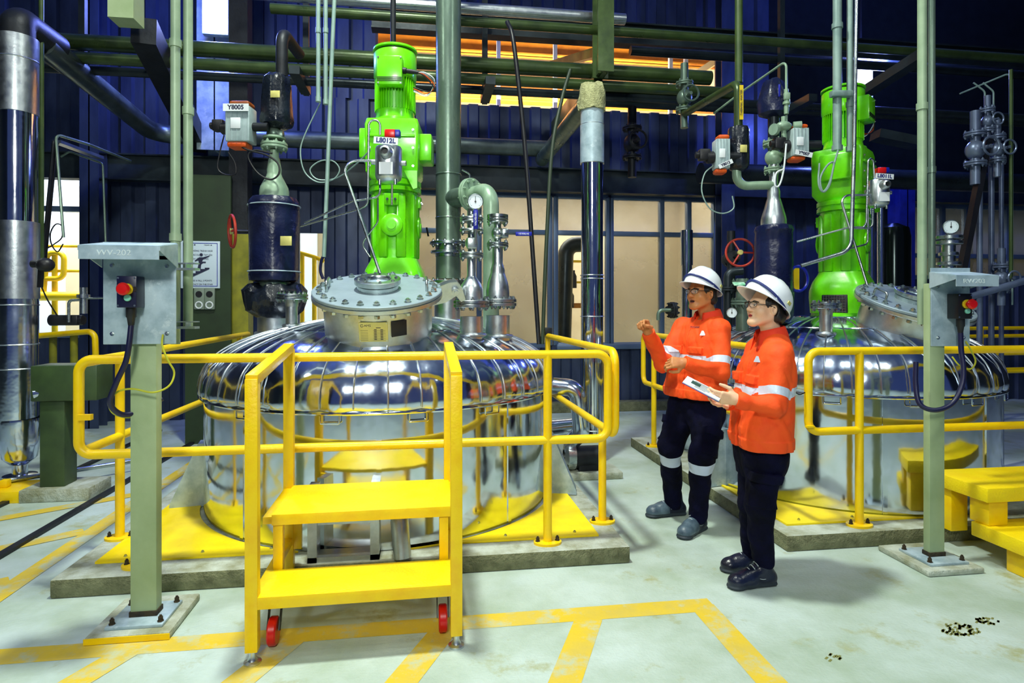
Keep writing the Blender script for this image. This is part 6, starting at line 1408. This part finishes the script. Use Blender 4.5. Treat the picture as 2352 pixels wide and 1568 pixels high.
def person(spec, label):
    g = lambda k_: W(*spec[k_])
    hc, nb = g('head'), g('neck'); f, fh, up = cd(*spec['face']), spec['hface'], spec['hup']
    sl, sr_2, el, er, wl, wr = (g(k_) for k_ in ('shL', 'shR', 'elL', 'elR', 'wrL', 'wrR')); hl, hr, kl, kr, al, ar = (g(k_) for k_ in ('hipL', 'hipR', 'knL', 'knR', 'anL', 'anR'))
    k = spec['k']; lat = ((sl - sr_2) * V((1, 1, 0))).normalized(); lath = ((hl - hr) * V((1, 1, 0))).normalized()
    mid = (hl + hr) / 2; base = V((mid.x, mid.y, 0)); r = thing('person', label, 'person', base)
    shc = (sl + sr_2) / 2; hz = spec['hem']; fwd = V((-lat.y, lat.x, 0)) if V((-lat.y, lat.x, 0)).dot(f) > 0 else V((lat.y, -lat.x, 0))
    cen = lambda t, oy=0: shc.lerp(mid, t) + fwd * oy
    allp = [hc, nb, sl, sr_2, el, er, wl, wr, hl, hr]; lo = [min(p[i] for p in allp) - .2 for i in range(3)]; hi = [max(p[i] for p in allp) + .2 for i in range(3)]
    # ---- body: head, neck, trunk, arms and hands in one surface
    B = SDF(lo, hi, .0032)
    T, R = head(B, hc, fh, up, spec['hk'], spec.get('open', 0))
    B.cone(T(0, -.028, -.055), nb + fwd * .0, .054 * spec['hk'], .058 * k, .03)
    torso(B, [(nb - V((0, 0, .04)), .05, .05, lat), (cen(.08), .12, .07, lat), (cen(.35), .09, .09, lat), (cen(.75), .08, .085, lat), (mid, .08, .085, lath)], .03, 3)
    for s, e, w in ((sl, el, wl), (sr_2, er, wr)): B.cone(s, e, .044 * k, .036 * k, .03).cone(e, w, .036 * k, .026 * k, .02)
    for key in ('L', 'R'):
        w = wl if key == 'L' else wr; fd, pn, side, curl, th = spec['hand' + key]; hand(B, w, fd, pn, side, curl, th, .98 * k)
    lipz = np.array(hc)
    def bm_(C_):
        L = ((C_ - lipz) @ R) / spec['hk']; m = np.zeros(len(C_)); o_ = spec.get('open', 0)
        lip = ((L[:, 0] / .019) ** 2 + ((L[:, 2] + .0625 + o_ * .4) / (.0092 + o_ * .7)) ** 2 < 1) & (L[:, 1] > .07); m[lip] = 1
        m[(np.abs(L[:, 0]) < .019) & (np.abs(L[:, 2] + .0625 + o_ * .4) < .002 + o_ * .55) & (L[:, 1] > .05)] = 2
        m[(np.linalg.norm(L, axis=1) > .2)] = 0; return m
    B.build('body', [spec['skin'], spec['lip'], mouth], r, bm_)
    for s in (-1, 1):
        o = MB().ball(T(s * .031, .079, .0), .0125 * spec['hk']).build('eye', eyem, r); d = V(T(s * .031 + .0, .0915, -.001)) ; MB().ball(d, .0055 * spec['hk'], (1, 1, 1)).build('iris', irism, o)
        MB().tube(spline([T(s * .012, .096, .018), T(s * .030, .0945, .0235), T(s * .050, .078, .017)], 4), .0034 * spec['hk'], 6).build('eyebrow', hair, r)
    # hair
    Hh = SDF(np.array(hc) - .2, np.array(hc) + .2, .005); Hh.ell(T(0, -.018, .022), [q * spec['hk'] for q in (.083, .099, .096)], R, 0)
    if spec['long']:
        Hh.ell(T(0, -.085, -.045), (.05, .035, .05), R, .03)
    Hh.cone(T(-.06, .0, .02), T(-.06, -.05, -.05), .03, .03, .02).cone(T(.06, .0, .02), T(.06, -.05, -.05), .03, .03, .02).cone(T(-.03, -.085, -.04), T(.03, -.085, -.04), .03, .03, .03)
    Hh.ell(T(0, .075, -.06), (.085, .085, .085), R, .01, 'sub'); Hh.cut(T(0, .050, .03), V(T(0, 1, .6)) - V(T(0, 0, 0))); Hh.ell(T(.08, .0, -.02), (.02, .028, .038), R, .004, 'sub'); Hh.ell(T(-.08, .0, -.02), (.02, .028, .038), R, .004, 'sub')
    Hh.build('hair', hair, r)
    hu = V(T(0, 0, 1)) - V(T(0, 0, 0)); hf = V(T(0, 1, 0)) - V(T(0, 0, 0)); tl = spec['tilt']; hu2 = hu * math.cos(tl) - hf * math.sin(tl); hf2 = hf * math.cos(tl) + hu * math.sin(tl)
    helmet(r, V(T(0, -.012, .052)), hf2, hu2, spec['hk'] * spec['helmk'])
    glasses(r, T, spec['hk'], blackm)
    # ---- jacket
    J = SDF([a - .03 for a in lo], [a + .03 for a in hi], .0042); q = spec['bulk']
    torso(J, [(nb - V((0, 0, .035)), .05, .062, lat), (cen(.06), .135 * k, .072 * q, lat), (cen(.25, .008), .115 * k, .104 * q, lat), (cen(.55, .010), .100 * k, .116 * q, lat), (cen(.85, .01), .10 * k, .126 * q, lath), (mid + V((0, 0, hz - mid.z + .03)), .105 * k, .118 * q, lath), (mid + V((0, 0, hz - mid.z - .06)), .10 * k, .118 * q, lath)], .04, 5)
    for s, e, w in ((sl, el, wl), (sr_2, er, wr)):
        J.cone(s, e, .074 * q, .060 * q, .022).cone(e, w, .061 * q, .046 * q, .02)
    J.wrinkle(.0075, 26, spec['seed']); J.wrinkle(.0042, 58, spec['seed'] + 5)
    Rb = np.array(MX((lat, fwd, V((0, 0, 1)))).transposed())
    # collar opening, hem, cuffs
    J.cone(nb + V((0, 0, -.005)) + fwd * .035, nb + V((0, 0, .2)) + fwd * .06, .052, .11, .004, 'sub')
    J.cut((0, 0, hz), (0, 0, -1))
    for e, w in ((el, wl), (er, wr)):
        d = (w - e).normalized(); fr_ = frame(w + d * .075, d); J.box(fr_ @ V((0, 0, 0)), (.085, .085, .075), np.array(fr_.to_3x3()), .002, 0, 'sub')
    for s in (-1, 1):
        c = cen(.30) + lat * s * .095 * k + fwd * .10; J.raise_(c - V((0, 0, .03)), (.058, .10, .065), Rb, .007); J.raise_(c + V((0, 0, .022)), (.062, .10, .022), Rb, .011)
        J.raise_(c - V((0, 0, .28)), (.02, .12, .05), Rb, .004)
    J.raise_(cen(.5) + fwd * .12, (.020, .09, .35), Rb, .009); J.raise_(V((mid.x, mid.y, hz + .025)), (.3, .3, .03), Rb, .005)
    bz = spec['bandz']
    def jm(C_):
        m = np.full(len(C_), -1.); dm = np.full(len(C_), 9.)
        for s, e, w in ((sl, el, wl), (sr_2, er, wr)):
            t, d = seg_t(C_, s, e); t2, d2 = seg_t(C_, e, w); d = d / q
            arm = (d < .088) & (t > .45) & (t < 1.05); m = np.where(arm, np.maximum(m, .082 - np.abs(t - spec['armband'])), m); dm = np.minimum(dm, np.where((d < .085) & (t > .3), 0, 9)); dm = np.minimum(dm, np.where(d2 < .075, 0, 9))
        zz_ = C_[:, 2] + .03 * ((C_ - np.array(mid)) @ np.array(fwd)); m = np.where(dm > 1, np.maximum(m, (.025 - np.abs(zz_ - bz)) * 3), m)
        return m
    J.build('jacket', orange, r, band=jm)
    # collar: two turned down leaves round the neck
    K = SDF(np.array(nb) - .16, np.array(nb) + .16, .004)
    b = MB(); n = 28; rows = []
    for j, (rr_, z) in enumerate(((.066, -.02), (.070, .03), (.072, .040), (.078, .036), (.092, .000), (.098, -.022))):
        row = []
        for i in range(n + 1):
            a = rad(24 + 312 * i / n); frn = math.cos(a); fr = max(0, frn)
            tip = (1 - min(1, min(i, n - i) / 7)); dz = -.035 * fr * (1 if j > 2 else .6) + .012 * max(0, -frn) - (tip * .028 if j > 3 else 0)
            row.append(b.bm.verts.new(nb + lat * math.sin(a) * rr_ * 1.12 * k + fwd * (frn * rr_ * 1.12 + .016) * k + V((0, 0, z * 1.1 + dz + .014))))
        rows.append(row)
    for A, B2 in zip(rows, rows[1:]):
        for i in range(n): b.bm.faces.new((A[i], A[i + 1], B2[i + 1], B2[i]))
    co = b.build('collar', orange_shade, r, 70); sm_ = co.modifiers.new('thick', 'SOLIDIFY'); sm_.thickness = .004
    # ---- trousers
    lo2 = [min(p[i] for p in (hl, hr, kl, kr, al, ar)) - .2 for i in range(3)]; hi2 = [max(p[i] for p in (hl, hr, kl, kr, al, ar)) + .2 for i in range(3)]; hi2[2] = hz + .06
    Tt = SDF(lo2, hi2, .005); tq = spec['leg']
    torso(Tt, [(V((mid.x, mid.y, hz + .03)), .09 * k, .10 * q, lath), (mid, .09 * k, .11 * q, lath), (mid - V((0, 0, .06)), .08 * k, .105 * q, lath)], .03, 4)
    for h_, n_, a_ in ((hl, kl, al), (hr, kr, ar)):
        Tt.cone(h_ - V((0, 0, .03)), n_, .108 * tq, .082 * tq, .05).cone(n_, a_ - V((0, 0, .02)), .082 * tq, .062 * tq, .04)
    Tt.wrinkle(.008, 24, spec['seed'] + 2); Tt.wrinkle(.004, 55, spec['seed'] + 3)
    for h_, n_, a_ in ((hl, kl, al), (hr, kr, ar)):
        d = (n_ - h_).normalized(); out_ = lath if (h_ - mid).dot(lath) > 0 else -lath; p = h_.lerp(n_, .68) + out_ * .09
        Rl = np.array(frame(p, d, fwd).to_3x3()); Tt.raise_(p, (.075, .09, .085), Rl, .010); Tt.raise_(p - d * .07, (.08, .095, .025), Rl, .015)
        Tt.cut(V((0, 0, min(al.z, ar.z) - .035)), (0, 0, -1))
    def tm_(C_):
        m = np.full(len(C_), -1.)
        if spec['kneeband']:
            for n_, a_ in ((kl, al), (kr, ar)):
                t, d = seg_t(C_, n_, a_); m = np.where(d < .13, np.maximum(m, .085 - np.abs(t - spec['kneeband'])), m)
        return m
    Tt.build('trousers', navyc, r, band=tm_)
    boot(r, g('ftL'), cd(*spec['toeL']), spec['bk'], spec['toem']); boot(r, g('ftR'), cd(*spec['toeR']), spec['bk'], spec['toem'])
    # chest badge and print where they sit on the cloth
    for (px, py, kind) in spec['marks']:
        p = J.hit(px, py, spec['d'] - .5, spec['d'] + .3); nrm = V((p - (cen(.3) - fwd * .05)) * V((1, 1, .3))).normalized(); m_ = frame(p + nrm * .009, nrm, UP.cross(nrm))
        if kind == 'badge': MB().prism([(-.018, -.014), (.020, -.014), (.006, .018), (-.006, .018)], m_, .002).build('badge', reflm, r)
        else: text('lettering', kind, m_, .020, inkdark, r)
    return r, J, T
fist = [(1.25, 1.45, .9)] * 4; soft = [(.75, .9, .5), (.85, 1.0, .6), (.95, 1.1, .6), (1.05, 1.1, .6)]
def headdirs(ux, ud, upt, roll=0): fh = cd(ux, ud); u = V((0, 0, 1)); return (fh * math.cos(upt) + u * math.sin(upt)), (u * math.cos(upt) - fh * math.sin(upt))
mf_, mu_ = headdirs(-.86, -.51, .06)
man = dict(head=(1611, 672, 4.18), neck=(1628, 731, 4.22), face=(-.68, -.73), hface=mf_, hup=mu_, k=1.0, hk=.99, open=.007, skin=skin_m, lip=lip_m, long=False, tilt=.27, helmk=.97,
    shL=(1652, 758, 4.06), shR=(1570, 752, 4.36), elL=(1654, 856, 3.94), elR=(1524, 836, 4.24), wrL=(1572, 833, 3.90), wrR=(1489, 763, 4.10),
    hipL=(1625, 935, 4.16), hipR=(1573, 930, 4.34), knL=(1612, 1048, 4.04), knR=(1540, 1024, 4.26), anL=(1604, 1178, 4.12), anR=(1545, 1155, 4.46),
    hem=.905, bulk=1.0, leg=.98, seed=3, bandz=1.175, armband=.74, kneeband=.16,
    handR=(cam_dir(-.45, .85, -.25), cam_dir(-.5, -.5, -.7), 1, [(.95, 1.3, .8), (1.15, 1.4, .8), (1.25, 1.4, .9), (1.3, 1.4, .9)], .8),
    handL=(cam_dir(-.97, .06, -.2), cam_dir(-.1, -.5, .8), 1, soft, .6),
    ftL=(1602, 1222, 4.14), ftR=(1550, 1180, 4.46), toeL=(-.72, -.7), toeR=(-.98, -.2), bk=1.0, toem=bootg, d=4.1, marks=[(1597, 752, 'MASAN'), (1614, 766, 'badge')])
person(man, 'man in white hard hat and orange jacket, pointing with a raised fist')
wf_, wu_ = headdirs(-.97, -.22, .16)
wom = dict(head=(1757, 706, 3.36), neck=(1774, 776, 3.38), face=(-.90, -.42), hface=wf_, hup=wu_, k=.92, hk=.93, skin=skin_w, lip=lip_w, long=True, tilt=.44, helmk=1.03,
    shL=(1789, 818, 3.23), shR=(1742, 806, 3.50), elL=(1778, 934, 3.15), elR=(1728, 918, 3.54), wrL=(1692, 917, 3.17), wrR=(1672, 922, 3.36),
    hipL=(1757, 1025, 3.30), hipR=(1735, 1022, 3.46), knL=(1745, 1165, 3.27), knR=(1728, 1150, 3.47), anL=(1752, 1282, 3.34), anR=(1728, 1262, 3.53),
    hem=.765, bulk=.96, leg=.90, seed=11, bandz=1.07, armband=.72, kneeband=0,
    handR=(cam_dir(-.9, .1, -.3), cam_dir(-.1, .6, -.8), -1, [(.3, .3, .2)] * 4, .3),
    handL=(cam_dir(-.96, .10, .05), cam_dir(0, .35, .95), -1, [(.35, .5, .4), (.45, .5, .4), (.5, .6, .4), (.55, .6, .4)], .2),
    ftL=(1752, 1330, 3.335), ftR=(1735, 1297, 3.53), toeL=(-.97, -.2), toeR=(-.97, -.1), bk=.93, toem=bootm, d=3.35, marks=[(1741, 826, 'badge')])
person(wom, 'woman in white hard hat and orange jacket, holding a notepad')
# notepad in her hands
t = thing('notepad', 'white printed notepad held by the woman in the orange jacket', 'notepad', W(1612, 893, 3.26))
pa, pb = W(1572, 872, 3.26), W(1655, 915, 3.19); xd = (pb - pa).normalized(); yd = (cam_dir(.15, .25, 1) - xd * cam_dir(.15, .25, 1).dot(xd)).normalized(); nd = xd.cross(yd).normalized()
if nd.z < 0: nd = -nd; yd = -yd
pm = MX((xd, yd, nd)).transposed().to_4x4(); pm.translation = (pa + pb) / 2
L = (pb - pa).length
MB().box((0, 0, 0), (L, .15, .003), pm, .001).build('backing_card', bluep, t)
MB().box((0, 0, 0), (L * .99, .148, .006), pm @ MX.Translation((0, 0, .0045)), .001).build('paper_sheets', white, t)
b = MB()
for i in range(6): b.box((0, 0, 0), (L * (.3 + .1 * (i % 3)), .006, .0006), pm @ MX.Translation((-.01 + .01 * (i % 2), -.05 + .02 * i, .0079)))
b.box((0, 0, 0), (.05, .06, .0006), pm @ MX.Translation((-.04, .01, .0079))); b.build('print', mat('green_print', C(40, 84, 70), 0.6), t)
